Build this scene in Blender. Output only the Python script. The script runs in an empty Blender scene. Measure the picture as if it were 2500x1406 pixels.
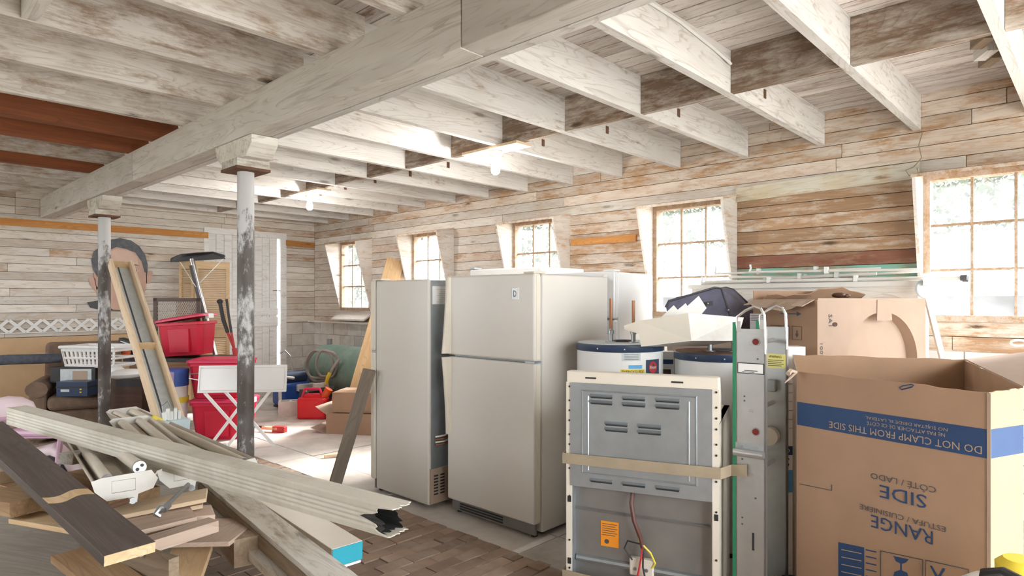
import bpy, math, random
from mathutils import Vector, Matrix
R = math.radians
random.seed(7)
scene = bpy.context.scene
col = scene.collection
# ------------------------------------------------------------------ camera, world, light, exposure
AX = math.atan(1456 / 1550.0)          # angle between the view direction and the joists
CA, SA = math.cos(AX), math.sin(AX)
CAM_H = 1.5
cam_data = bpy.data.cameras.new('camera')
cam_data.sensor_width = 36.0
cam_data.lens = 36.0 * 1550 / 2500
cam_data.shift_y = 31 / 2500.0
cam_data.clip_start = 0.05
cam = bpy.data.objects.new('camera', cam_data)
col.objects.link(cam)
cam.location = (0, 0, CAM_H)
cam.rotation_euler = (R(90), 0, math.atan2(SA, CA) - R(90))
scene.camera = cam
world = bpy.data.worlds.new('overcast_sky')
scene.world = world
world.use_nodes = True
bg = world.node_tree.nodes['Background']
bg.inputs[0].default_value = (0.93, 0.97, 1.0, 1)
bg.inputs[1].default_value = 1.0
sun_data = bpy.data.lights.new('hazy_sun', 'SUN')
sun_data.energy = 1.6; sun_data.angle = R(14); sun_data.color = (1.0, 0.96, 0.9)
sun = bpy.data.objects.new('hazy_sun', sun_data); col.objects.link(sun)
sun.location = (12, 0, 9)
sun.rotation_euler = Vector((-0.78, 0.12, -0.62)).to_track_quat('-Z', 'Y').to_euler()
scene.view_settings.view_transform = 'Standard'
scene.view_settings.look = 'None'
scene.view_settings.gamma = 1.0
scene.view_settings.use_curve_mapping = False
scene.view_settings.exposure = 3.62
scene.cycles.use_denoising = True
scene.cycles.use_light_tree = False
scene.cycles.max_bounces = 5
scene.cycles.diffuse_bounces = 4
scene.cycles.transparent_max_bounces = 8
scene.cycles.sample_clamp_indirect = 6.0
XW, YF, XL, YB, ZJ, ZD = 5.52, 9.75, -2.2, -2.2, 2.77, 3.03   # window wall, far wall, left wall, back wall, joist underside, deck

def portal(name, loc, rot, sx, sy):
    ld = bpy.data.lights.new(name, 'AREA')
    ld.shape = 'RECTANGLE'; ld.size = sx; ld.size_y = sy; ld.cycles.is_portal = True
    o = bpy.data.objects.new(name, ld); col.objects.link(o)
    o.location = loc; o.rotation_euler = rot
portal('sky_portal_added_doorway', (2.45, YB - 0.2, 1.3), (R(90), 0, 0), 4.2, 2.7)  # unseen back doorway, added to let sky light in
WINDOWS = [8.51, 6.66, 4.745, 2.855, 0.585]
for yc in WINDOWS:
    portal('sky_portal_window', (XW + 0.16, yc, 1.88), (0, R(90), 0), 1.05, 0.82)
LEFT_OPEN, LZ0, LZ1 = [4.4, 8.2], 1.3, 2.45     # unseen wall openings, added to let in light from the left
for yc in LEFT_OPEN:
    portal('sky_portal_added_opening', (XL - 0.14, yc, 1.87), (0, R(-90), 0), 1.15, 1.9)

# ------------------------------------------------------------------ helpers
def L(lat, fwd, z=0.0):
    """metres to the right of and ahead of the camera position -> scene point"""
    return Vector((lat * SA + fwd * CA, -lat * CA + fwd * SA, z))
def P(px, py, d):
    """photo pixel at a chosen distance -> scene point"""
    return L((px - 1250) / 1550 * d, d, CAM_H - (py - 734) / 1550 * d)
def ray(px, py):
    return L((px - 1250) / 1550, 1.0, -(py - 734) / 1550)
def hit(px, py, o, n):
    """where the photo pixel meets the plane through o with normal n"""
    r = ray(px, py); c = Vector((0, 0, CAM_H)); o = Vector(o); n = Vector(n)
    return c + r * ((o - c).dot(n) / r.dot(n))
def rzdir(dl, df):
    v = L(dl, df); return math.atan2(v.y, v.x)

class MB:
    def __init__(s): s.v, s.f, s.m = [], [], []
    def add(s, vs, fs, mat=0):
        b = len(s.v); s.v += [tuple(p) for p in vs]
        for f in fs: s.f.append([b + i for i in f]); s.m.append(mat)
        return s
    def bx(s, x0, x1, y0, y1, z0, z1, mat=0):
        vs = [(x, y, z) for z in (z0, z1) for y in (y0, y1) for x in (x0, x1)]
        return s.add(vs, [(0, 2, 3, 1), (4, 5, 7, 6), (0, 1, 5, 4), (2, 6, 7, 3), (0, 4, 6, 2), (1, 3, 7, 5)], mat)
    def bar(s, p0, p1, w, t, mat=0, up=(0, 0, 1)):
        p0, p1 = Vector(p0), Vector(p1); M, ln = frame(p0, p1, up)
        vs = [M @ Vector((x, y, z)) for z in (-t / 2, t / 2) for y in (-w / 2, w / 2) for x in (0, ln)]
        return s.add(vs, [(0, 2, 3, 1), (4, 5, 7, 6), (0, 1, 5, 4), (2, 6, 7, 3), (0, 4, 6, 2), (1, 3, 7, 5)], mat)
    def prism(s, poly, a0, a1, axis='z', mat=0):
        def q(u, w, a): return (u, w, a) if axis == 'z' else ((u, a, w) if axis == 'y' else (a, u, w))
        n = len(poly)
        vs = [q(u, w, a0) for u, w in poly] + [q(u, w, a1) for u, w in poly]
        fs = [list(range(n))[::-1], list(range(n, 2 * n))] + [(i, (i + 1) % n, n + (i + 1) % n, n + i) for i in range(n)]
        return s.add(vs, fs, mat)
    def tube(s, pts, r, n=8, closed=False, mat=0):
        pts = [Vector(p) for p in pts]; k = len(pts); vs = []; fs = []
        nrm = None
        for i, p in enumerate(pts):
            a = pts[(i - 1) % k] if (closed or i) else p
            b = pts[(i + 1) % k] if (closed or i < k - 1) else p
            t = (b - a).normalized()
            if nrm is None:
                nrm = t.orthogonal().normalized()
            else:
                nrm = (nrm - t * nrm.dot(t)); nrm = nrm.normalized() if nrm.length > 1e-6 else t.orthogonal().normalized()
            bi = t.cross(nrm); rr = r[i] if isinstance(r, (list, tuple)) else r
            vs += [p + (nrm * math.cos(6.28319 * j / n) + bi * math.sin(6.28319 * j / n)) * rr for j in range(n)]
        for i in range(k if closed else k - 1):
            i2 = (i + 1) % k
            fs += [(i * n + j, i * n + (j + 1) % n, i2 * n + (j + 1) % n, i2 * n + j) for j in range(n)]
        if not closed: fs += [list(range(n))[::-1], [(k - 1) * n + j for j in range(n)]]
        return s.add(vs, fs, mat)
    def cyl(s, p0, p1, r, n=16, r2=None, mat=0): return s.tube([p0, p1], [r, r if r2 is None else r2], n, mat=mat)
    def lathe(s, prof, n=24, c=(0, 0, 0), mat=0):
        k = len(prof); vs = []; fs = []
        for r, z in prof: vs += [(c[0] + r * math.cos(6.28319 * j / n), c[1] + r * math.sin(6.28319 * j / n), c[2] + z) for j in range(n)]
        for i in range(k - 1): fs += [(i * n + j, i * n + (j + 1) % n, (i + 1) * n + (j + 1) % n, (i + 1) * n + j) for j in range(n)]
        fs += [list(range(n))[::-1], [(k - 1) * n + j for j in range(n)]]
        return s.add(vs, fs, mat)
    def ball(s, c, rx, ry=None, rz=None, n=12, mat=0):
        ry = ry or rx; rz = rz or rx; k = n // 2
        vs = [(c[0], c[1], c[2] - rz)]
        for i in range(1, k):
            a = math.pi * i / k - math.pi / 2
            vs += [(c[0] + rx * math.cos(a) * math.cos(6.28319 * j / n), c[1] + ry * math.cos(a) * math.sin(6.28319 * j / n), c[2] + rz * math.sin(a)) for j in range(n)]
        vs.append((c[0], c[1], c[2] + rz)); t = len(vs) - 1; fs = []
        for j in range(n):
            fs.append((0, 1 + (j + 1) % n, 1 + j)); fs.append((t, 1 + (k - 2) * n + j, 1 + (k - 2) * n + (j + 1) % n))
            for i in range(k - 2): fs.append((1 + i * n + j, 1 + i * n + (j + 1) % n, 1 + (i + 1) * n + (j + 1) % n, 1 + (i + 1) * n + j))
        return s.add(vs, fs, mat)
    def loft(s, rings, mat=0, cap=True, closed=True):
        n = len(rings[0]); vs = [p for r in rings for p in r]; fs = []
        for i in range(len(rings) - 1):
            for j in range(n if closed else n - 1): fs.append((i * n + j, i * n + (j + 1) % n, (i + 1) * n + (j + 1) % n, (i + 1) * n + j))
        if cap: fs += [list(range(n))[::-1], [(len(rings) - 1) * n + j for j in range(n)]]
        return s.add(vs, fs, mat)

def frame(p0, p1, up=(0, 0, 1)):
    x = (Vector(p1) - Vector(p0)); ln = x.length; x.normalize(); up = Vector(up)
    y = up.cross(x)
    if y.length < 1e-4: y = Vector((0, 1, 0)).cross(x)
    y.normalize(); z = x.cross(y)
    M = Matrix(((x.x, y.x, z.x, p0[0]), (x.y, y.y, z.y, p0[1]), (x.z, y.z, z.z, p0[2]), (0, 0, 0, 1)))
    return M, ln
def mesh(name, mb, mats, smooth=False):
    me = bpy.data.meshes.new(name); me.from_pydata(mb.v, [], mb.f)
    for m in (mats if isinstance(mats, (list, tuple)) else [mats]): me.materials.append(m)
    me.polygons.foreach_set('material_index', mb.m)
    me.update()
    if smooth:
        me.polygons.foreach_set('use_smooth', [True] * len(me.polygons)); me.set_sharp_from_angle(angle=R(38))
    return me
def link(name, me, parent=None, M=None, world=True):
    o = bpy.data.objects.new(name, me); col.objects.link(o)
    if M is not None: o.matrix_basis = M
    if parent is not None:
        o.parent = parent
        if world and M is not None:
            pm = parent.matrix_basis
            if parent.parent: pm = parent.parent.matrix_basis @ pm
            o.matrix_basis = pm.inverted() @ M
    return o
def obj(name, mb, mats, parent=None, M=None, bevel=0.0, smooth=False, world=False, seg=2):
    o = link(name, mesh(name, mb, mats, smooth), parent, M, world)
    if bevel:
        b = o.modifiers.new('bevel', 'BEVEL'); b.width = bevel; b.segments = seg; b.limit_method = 'ANGLE'; b.angle_limit = R(35)
    return o
def tag(o, label, cat, group=None):
    o['label'] = label; o['category'] = cat
    if group: o['group'] = group
    return o
def thing(name, label, cat, loc=(0, 0, 0), rz=0.0, group=None, rot=None):
    o = bpy.data.objects.new(name, None); col.objects.link(o); o.empty_display_size = 0.1
    e = Matrix.Rotation(rz, 4, 'Z') if rot is None else rot.to_4x4()
    o.matrix_basis = Matrix.Translation(Vector(loc)) @ e
    return tag(o, label, cat, group)
def struct(name, mb=None, mat=None, M=None):
    o = obj(name, mb, mat, None, M) if mb else link(name, None, None, M)
    o['kind'] = 'structure'; return o
def timber(name, p0, p1, w, t, mat, parent=None, up=(0, 0, 1), roll=0.0, bevel=0.0):
    M, ln = frame(p0, p1, up)
    if roll: M = M @ Matrix.Rotation(R(roll), 4, 'X')
    return obj(name, MB().bx(0, ln, -w / 2, w / 2, -t / 2, t / 2), mat, parent, M, bevel, world=True)
FONT_CACHE = {}
def text_mesh(s):
    if s in FONT_CACHE: return FONT_CACHE[s]
    cu = bpy.data.curves.new('lettering', 'FONT'); cu.body = s; cu.size = 1.0; cu.align_x = 'CENTER'; cu.resolution_u = 2
    to = bpy.data.objects.new('lettering', cu); col.objects.link(to)
    me = bpy.data.meshes.new_from_object(to.evaluated_get(bpy.context.evaluated_depsgraph_get()))
    bpy.data.objects.remove(to); bpy.data.curves.remove(cu)
    vs = [v.co.copy() for v in me.vertices]; fs = [list(p.vertices) for p in me.polygons]
    bpy.data.meshes.remove(me)
    x0, x1 = min(v.x for v in vs), max(v.x for v in vs); y0, y1 = min(v.y for v in vs), max(v.y for v in vs)
    FONT_CACHE[s] = ([((v.x - (x0 + x1) / 2), (v.y - (y0 + y1) / 2)) for v in vs], fs, x1 - x0, y1 - y0)
    return FONT_CACHE[s]
def lettering(s, w, h, mat, parent, M, flip=False, cyl=None, name='lettering', bold=0.0):
    """flat print w x h metres in the local xz plane of M, facing -y; cyl = radius to wrap round"""
    vs, fs, tw, th = text_mesh(s); k = -1 if flip else 1; mb = MB(); out = []
    for x, y in vs:
        u, v = k * x * w / tw, k * y * h / th
        out.append((cyl * math.sin(u / cyl), cyl - cyl * math.cos(u / cyl), v) if cyl else (u, 0, v))
    mb.add(out, fs)
    return obj(name, mb, mat, parent, M)

# ------------------------------------------------------------------ materials
MATS = {}
class NT:
    def __init__(s, name):
        s.m = bpy.data.materials.new(name); s.m.use_nodes = True; s.t = s.m.node_tree; s.b = s.t.nodes['Principled BSDF']
    def n(s, typ, **kw):
        nd = s.t.nodes.new(typ)
        for k, v in kw.items():
            if k[0] == 'i' and k[1:].isdigit(): nd.inputs[int(k[1:])].default_value = v
            else: setattr(nd, k, v)
        return nd
    def l(s, a, b): s.t.links.new(a, b)
    def math(s, op, a, b=None, clamp=False):
        nd = s.n('ShaderNodeMath', operation=op, use_clamp=clamp)
        for i, x in enumerate((a, b)):
            if x is None: continue
            if isinstance(x, (int, float)): nd.inputs[i].default_value = x
            else: s.l(x, nd.inputs[i])
        return nd.outputs[0]
    def mix(s, f, a, b, blend='MIX'):
        nd = s.n('ShaderNodeMix', data_type='RGBA', blend_type=blend)
        for i, x in ((0, f), (6, a), (7, b)):
            if isinstance(x, (int, float)): nd.inputs[i].default_value = x
            elif isinstance(x, (tuple, list)): nd.inputs[i].default_value = (*x[:3], 1)
            else: s.l(x, nd.inputs[i])
        return nd.outputs[2]
    def ramp(s, f, a, b, lo=0.0, hi=1.0):
        nd = s.n('ShaderNodeMapRange', clamp=True); s.l(f, nd.inputs[0])
        for i, x in ((1, a), (2, b), (3, lo), (4, hi)): nd.inputs[i].default_value = x
        return nd.outputs[0]
    def coords(s, rnd=True):
        tc = s.n('ShaderNodeTexCoord').outputs['Object']
        s.rnd = s.n('ShaderNodeObjectInfo').outputs['Random']
        if not rnd: return tc
        cb = s.n('ShaderNodeCombineXYZ')
        for i, k in enumerate((37.0, 91.0, 53.0)): s.l(s.math('MULTIPLY', s.rnd, k), cb.inputs[i])
        va = s.n('ShaderNodeVectorMath', operation='ADD'); s.l(tc, va.inputs[0]); s.l(cb.outputs[0], va.inputs[1])
        return va.outputs[0]
    def noise(s, vec, sc, scale=(1, 1, 1), detail=4.0, rough=0.6):
        mp = s.n('ShaderNodeMapping'); mp.inputs['Scale'].default_value = scale; s.l(vec, mp.inputs['Vector'])
        nz = s.n('ShaderNodeTexNoise'); s.l(mp.outputs[0], nz.inputs['Vector'])
        nz.inputs['Scale'].default_value = sc; nz.inputs['Detail'].default_value = detail; nz.inputs['Roughness'].default_value = rough
        return nz.outputs[0]
    def bump(s, h, strength=0.3, dist=0.004):
        bp = s.n('ShaderNodeBump'); bp.inputs['Strength'].default_value = strength; bp.inputs['Distance'].default_value = dist
        s.l(h, bp.inputs['Height']); s.l(bp.outputs[0], s.b.inputs['Normal'])
def plain(name, c, rough=0.5, metal=0.0, var=0.08, sc=6.0, bump=0.0, dirt=None, dirt_amt=0.3, rand=0.0):
    t = NT(name); vec = t.coords()
    nz = t.noise(vec, sc, detail=3)
    k = t.ramp(nz, 0.3, 0.7, 1 - var, 1 + var)
    if rand: k = t.math('MULTIPLY', k, t.ramp(t.rnd, 0, 1, 1 - rand, 1 + rand))
    cc = t.mix(1.0, c, (1, 1, 1)); 
    vm = t.n('ShaderNodeVectorMath', operation='SCALE'); vm.inputs[0].default_value = c[:3]; t.l(k, vm.inputs['Scale'])
    out = vm.outputs[0]
    if dirt:
        d = t.ramp(t.noise(vec, sc * 0.45, detail=5, rough=0.7), 0.5, 0.66, 0, dirt_amt)
        out = t.mix(d, out, dirt)
    t.l(out, t.b.inputs['Base Color'])
    t.b.inputs['Roughness'].default_value = rough; t.b.inputs['Metallic'].default_value = metal
    if bump: t.bump(t.noise(vec, sc * 8, detail=3), bump, 0.003)
    return t.m
def wood(name, w1, w2, paint=None, cover=0.6, paint2=None, rough=0.75, g=1.0, knots=True, soft=0.06, rand=0.1):
    t = NT(name); vec = t.coords()
    gr = t.noise(vec, 1.5 * g, (1.2, 20, 20), 4, 0.65)
    c = t.mix(t.ramp(gr, 0.32, 0.68), w1, w2)
    ct = t.noise(vec, 1.0, (0.55 * g, 5.0 * g, 5.0 * g), 2, 0.45)              # contour lines of a stretched field read as cathedral grain
    ring = t.ramp(t.math('FRACT', t.math('MULTIPLY', ct, 26.0)), 0.0, 0.3, 1, 0)
    ring = t.math('MULTIPLY', ring, t.ramp(gr, 0.38, 0.6))
    c = t.mix(t.math('MULTIPLY', ring, 0.45), c, tuple(x * 0.5 for x in w1))
    if knots:
        mp = t.n('ShaderNodeMapping'); mp.inputs['Scale'].default_value = (1.3, 5.0, 5.0); t.l(vec, mp.inputs['Vector'])
        vo = t.n('ShaderNodeTexVoronoi'); vo.inputs['Scale'].default_value = 0.9 * g; t.l(mp.outputs[0], vo.inputs['Vector'])
        kn = t.ramp(vo.outputs[0], 0.045, 0.11, 1, 0)
        c = t.mix(kn, c, tuple(x * 0.28 for x in w1))
    k = t.ramp(t.rnd, 0, 1, 1 - rand * 1.6, 1 + rand)
    if paint:
        pn = t.noise(vec, 2.6 * g, (1.3, 4.5, 4.5), 6, 0.74)
        f = t.math('ADD', t.math('MULTIPLY', pn, 0.72), t.math('MULTIPLY', gr, 0.28))
        f = t.math('ADD', f, t.ramp(t.rnd, 0, 1, -0.03, 0.03))
        th = 0.5 + (0.5 - cover) * 0.34
        mk = t.ramp(f, th - soft, th + soft)
        if knots: mk = t.math('SUBTRACT', mk, t.math('MULTIPLY', kn, 0.6), True)
        pc = t.mix(t.ramp(t.noise(vec, 2.2, (1, 3, 3), 2), 0.4, 0.66), paint, paint2 or tuple(x * 0.82 for x in paint))
        lines = t.ramp(gr, 0.56, 0.66, 0, 0.5)
        pc = t.mix(t.math('MAXIMUM', lines, t.math('MULTIPLY', ring, 0.75)), pc, tuple(p * 0.35 + w * 0.45 for p, w in zip(paint, w1)))
        c = t.mix(mk, c, pc)
        t.bump(gr, 0.2, 0.002)
    else: t.bump(gr, 0.2, 0.002)
    vm = t.n('ShaderNodeVectorMath', operation='SCALE'); t.l(c, vm.inputs[0]); t.l(k, vm.inputs['Scale'])
    t.l(vm.outputs[0], t.b.inputs['Base Color'])
    t.b.inputs['Roughness'].default_value = rough
    return t.m
WHITE = (0.84, 0.825, 0.80); DIRTY = (0.68, 0.63, 0.56)
M = dict(
    joist=wood('whitewashed_joist_wood', (0.36, 0.25, 0.17), (0.5, 0.38, 0.27), WHITE, 0.9, (0.77, 0.745, 0.715)),
    joist_worn=wood('worn_whitewash_wood', (0.20, 0.13, 0.085), (0.33, 0.23, 0.16), (0.70, 0.66, 0.60), 0.40, DIRTY, soft=0.1),
    joist_grey=wood('grey_whitewash_wood', (0.34, 0.25, 0.18), (0.46, 0.37, 0.29), (0.78, 0.75, 0.71), 0.6, (0.62, 0.58, 0.52), soft=0.07),
    beam=wood('grey_painted_beam_wood', (0.30, 0.22, 0.15), (0.4, 0.31, 0.22), (0.68, 0.66, 0.62), 1.0, (0.60, 0.57, 0.525)),
    deck=wood('whitewashed_deck_wood', (0.30, 0.19, 0.13), (0.45, 0.32, 0.24), (0.79, 0.75, 0.715), 0.80, (0.66, 0.60, 0.555)),
    red_joist=wood('red_brown_stained_wood', (0.17, 0.045, 0.012), (0.30, 0.085, 0.022), rough=0.6),
    board_white=wood('whitewashed_wall_board', (0.50, 0.34, 0.21), (0.66, 0.49, 0.34), (0.80, 0.755, 0.69), 0.84, (0.71, 0.635, 0.545), soft=0.09),
    board_mixed=wood('half_bare_wall_board', (0.40, 0.23, 0.12), (0.60, 0.41, 0.25), (0.71, 0.63, 0.545), 0.58, (0.60, 0.50, 0.41)),
    board_bare=wood('mostly_bare_wall_board', (0.34, 0.20, 0.11), (0.50, 0.33, 0.20), (0.70, 0.62, 0.52), 0.33, (0.55, 0.46, 0.37)),
    board_red=wood('red_brown_painted_board', (0.30, 0.17, 0.1), (0.45, 0.28, 0.17), (0.28, 0.10, 0.06), 0.7, (0.33, 0.15, 0.1)),
    board_teal=wood('teal_painted_board', (0.34, 0.20, 0.11), (0.50, 0.33, 0.20), (0.20, 0.48, 0.38), 0.62, (0.28, 0.5, 0.42)),
    board_grey=wood('pale_grey_green_board', (0.42, 0.30, 0.18), (0.55, 0.42, 0.27), (0.60, 0.58, 0.49), 0.6, (0.55, 0.47, 0.33)),
    orange=wood('orange_stained_pine', (0.50, 0.20, 0.05), (0.66, 0.33, 0.10)),
    pine=wood('clean_pine', (0.66, 0.46, 0.25), (0.78, 0.58, 0.36)),
    pine_pale=wood('pale_sawn_pine', (0.70, 0.52, 0.34), (0.80, 0.65, 0.47)),
    pine_pink=wood('pinkish_sawn_wood', (0.60, 0.45, 0.345), (0.72, 0.575, 0.47)),
    ply=wood('plywood', (0.50, 0.32, 0.16), (0.64, 0.44, 0.24), knots=False),
    ply_grey=wood('grey_weathered_plywood', (0.34, 0.30, 0.25), (0.46, 0.42, 0.36), knots=False),
    osb=wood('orange_brown_plywood_edge', (0.36, 0.21, 0.105), (0.54, 0.36, 0.20)),
    darkstain=wood('dark_stained_board', (0.085, 0.066, 0.055), (0.14, 0.115, 0.10), knots=False, rough=0.6),
    grey_wood=wood('grey_brown_board', (0.20, 0.16, 0.12), (0.28, 0.23, 0.18)),
    rough_wood=wood('rough_old_board', (0.24, 0.17, 0.11), (0.38, 0.29, 0.20)),
    walnut=wood('dark_brown_furniture_wood', (0.045, 0.018, 0.009), (0.085, 0.035, 0.018), knots=False, rough=0.45),
    weather_white=wood('flaking_white_board', (0.34, 0.27, 0.19), (0.44, 0.36, 0.27), (0.78, 0.76, 0.70), 0.72, (0.66, 0.62, 0.54)),
    white_trim=wood('white_painted_trim', (0.5, 0.4, 0.3), (0.6, 0.5, 0.4), (0.80, 0.77, 0.72), 1.0, (0.72, 0.68, 0.62)),
    cheek=wood('white_painted_shield_board', (0.56, 0.38, 0.22), (0.66, 0.48, 0.32), (0.83, 0.78, 0.72), 0.78, (0.74, 0.68, 0.62)),
    sash=wood('worn_sash_wood', (0.36, 0.24, 0.15), (0.5, 0.36, 0.24), (0.6, 0.5, 0.42), 0.4),
    door_white=wood('white_painted_door', (0.55, 0.45, 0.35), (0.65, 0.55, 0.45), (0.87, 0.87, 0.86), 1.5, (0.84, 0.835, 0.82), knots=False, rand=0.015),
    tanpanel=plain('tan_hardboard', (0.62, 0.43, 0.25), 0.7, var=0.06),
    gap=plain('dark_gap', (0.05, 0.038, 0.03), 0.9),
    concrete=plain('dusty_concrete', (0.64, 0.60, 0.56), 0.85, var=0.14, sc=3, bump=0.3, dirt=(0.33, 0.27, 0.22), dirt_amt=0.5),
    dirt=plain('packed_dirt', (0.14, 0.11, 0.085), 0.95, var=0.2),
    brick=plain('brown_paving_brick', (0.33, 0.235, 0.175), 0.85, var=0.16, sc=5, bump=0.4, dirt=(0.46, 0.38, 0.31), dirt_amt=0.5, rand=0.22),
    block=plain('whitewashed_block', (0.72, 0.69, 0.65), 0.9, var=0.12, sc=5, bump=0.5, dirt=(0.42, 0.36, 0.30), dirt_amt=0.4, rand=0.06),
    mortar=plain('grey_mortar', (0.40, 0.36, 0.32), 0.95, var=0.12),
    almond=plain('almond_enamel', (0.69, 0.655, 0.60), 0.32, var=0.02, sc=2),
    almond_edge=plain('cream_plastic_edge', (0.74, 0.68, 0.57), 0.4, var=0.03),
    enamel=plain('white_enamel', (0.80, 0.80, 0.79), 0.3, var=0.02, sc=2),
    cream=plain('cream_enamel', (0.72, 0.665, 0.57), 0.38, var=0.03),
    offwhite=plain('white_plastic', (0.82, 0.82, 0.80), 0.4, var=0.03),
    white_metal=plain('white_coated_metal', (0.74, 0.725, 0.68), 0.4, var=0.05, dirt=(0.5, 0.42, 0.32), dirt_amt=0.25),
    fix_white=plain('dusty_white_fixture', (0.62, 0.57, 0.49), 0.5, var=0.1, sc=4, dirt=(0.40, 0.33, 0.25), dirt_amt=0.5),
    tube_white=plain('dusty_lamp_tube', (0.66, 0.60, 0.50), 0.35, var=0.06),
    vinyl=plain('dirty_white_vinyl', (0.66, 0.63, 0.55), 0.5, var=0.08, sc=5, dirt=(0.42, 0.38, 0.30), dirt_amt=0.5),
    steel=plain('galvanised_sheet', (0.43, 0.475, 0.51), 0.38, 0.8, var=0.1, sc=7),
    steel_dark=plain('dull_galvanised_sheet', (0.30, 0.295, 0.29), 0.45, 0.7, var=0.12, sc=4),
    alu=plain('aluminium_plate', (0.52, 0.53, 0.53), 0.40, 0.85, var=0.06, dirt=(0.4, 0.39, 0.37), dirt_amt=0.4),
    chrome=plain('bright_tube_metal', (0.74, 0.74, 0.75), 0.22, 0.95, var=0.04),
    zinc=plain('zinc_rod', (0.40, 0.42, 0.44), 0.35, 0.85, var=0.1),
    copper=plain('dull_copper', (0.36, 0.17, 0.09), 0.5, 0.6, var=0.15),
    rust=plain('rusty_iron', (0.16, 0.085, 0.05), 0.85, 0.2, var=0.25, sc=9, bump=0.4),
    black=plain('black_plastic', (0.02, 0.02, 0.022), 0.5, var=0.1),
    rubber=plain('dark_rubber', (0.035, 0.035, 0.035), 0.75, var=0.1),
    darkgrey=plain('dark_grey_plastic', (0.075, 0.075, 0.085), 0.55, var=0.1),
    red=plain('red_plastic', (0.62, 0.012, 0.045), 0.38, var=0.05),
    red_lid=plain('pink_red_plastic', (0.72, 0.045, 0.12), 0.35, var=0.05),
    gas_red=plain('bright_red_plastic', (0.70, 0.02, 0.03), 0.4, var=0.05),
    redpaint=plain('red_paint', (0.42, 0.03, 0.03), 0.5, var=0.1), lens=plain('dark_red_lens', (0.15, 0.012, 0.012), 0.3),
    pink=plain('dusty_pink_plastic', (0.66, 0.42, 0.55), 0.45, var=0.05),
    pinkpale=plain('pale_pink_plastic', (0.80, 0.66, 0.70), 0.45, var=0.05),
    brown_fab=plain('brown_suede', (0.20, 0.135, 0.095), 0.9, var=0.2, sc=9, bump=0.3),
    fuzzy=plain('grey_blue_fleece', (0.085, 0.095, 0.12), 0.95, var=0.25, sc=25, bump=0.6),
    navyfab=plain('navy_nylon', (0.11, 0.107, 0.155), 0.7, var=0.15, sc=14, bump=0.3),
    navy=plain('navy_paint', (0.028, 0.05, 0.105), 0.35, var=0.05),
    blue=plain('blue_print', (0.018, 0.056, 0.155), 0.6, var=0.06),
    blueplastic=plain('blue_plastic', (0.03, 0.10, 0.42), 0.45, var=0.06),
    lightblue=plain('light_blue_print', (0.10, 0.40, 0.72), 0.55, var=0.04),
    palegrey=plain('pale_grey_label', (0.55, 0.60, 0.61), 0.5, var=0.08, sc=20),
    teal=plain('teal_print', (0.02, 0.34, 0.45), 0.5, var=0.05),
    green=plain('green_edge_paint', (0.02, 0.21, 0.10), 0.45, var=0.06),
    tankgreen=plain('faded_green_paint', (0.16, 0.27, 0.215), 0.5, var=0.15, sc=4, dirt=(0.42, 0.47, 0.42), dirt_amt=0.35),
    yellow=plain('yellow_label', (0.78, 0.60, 0.05), 0.5, var=0.04),
    yellow_pale=plain('pale_yellow_label', (0.74, 0.68, 0.22), 0.5, var=0.05),
    orange_l=plain('orange_label', (0.85, 0.30, 0.02), 0.5, var=0.04),
    orangep=plain('orange_plastic', (0.75, 0.12, 0.02), 0.5, var=0.05),
    paper=plain('white_paper', (0.80, 0.80, 0.80), 0.7, var=0.04),
    card=plain('brown_cardboard', (0.41, 0.262, 0.172), 0.85, var=0.06, sc=4, rand=0.05),
    card_in=plain('inner_cardboard', (0.40, 0.25, 0.155), 0.88, var=0.08, sc=4),
    card_pale=plain('pale_cardboard', (0.43, 0.325, 0.25), 0.85, var=0.06, sc=4),
    strap=plain('tan_webbing', (0.33, 0.265, 0.185), 0.85, var=0.08, sc=12),
    hose=plain('grey_hose', (0.36, 0.33, 0.30), 0.5, var=0.08),
    wire_yellow=plain('yellow_wire', (0.75, 0.62, 0.05), 0.5), wire_red=plain('red_wire', (0.5, 0.03, 0.03), 0.5),
    wire_brown=plain('brown_cable', (0.10, 0.035, 0.025), 0.5),
    skin=plain('printed_skin', (0.62, 0.40, 0.31), 0.6, var=0.08, sc=5), skin_light=plain('printed_light_skin', (0.70, 0.50, 0.41), 0.6, var=0.06),
    hair=plain('printed_dark_hair', (0.115, 0.125, 0.14), 0.6, var=0.25, sc=20), lips=plain('printed_lips', (0.5, 0.22, 0.19), 0.6),
    lav=plain('lavender_plastic', (0.38, 0.34, 0.55), 0.5), bin=plain('pale_blue_plastic', (0.62, 0.76, 0.80), 0.45),
    leaf=plain('pale_leaves', (0.035, 0.055, 0.026), 0.8, var=0.3, sc=2, rand=0.2), bark=plain('bark', (0.2, 0.16, 0.12), 0.9),
    grass=plain('outdoor_grass', (0.20, 0.195, 0.155), 0.9, var=0.2, sc=1.0), roofmetal=plain('white_roof_metal', (0.82, 0.84, 0.86), 0.45, 0.0, var=0.04),
    siding=plain('pale_siding', (0.055, 0.055, 0.06), 0.7), apron=plain('pale_bounce_slab', (0.60, 0.58, 0.54), 0.9, var=0.08, sc=1.5),
)
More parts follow.
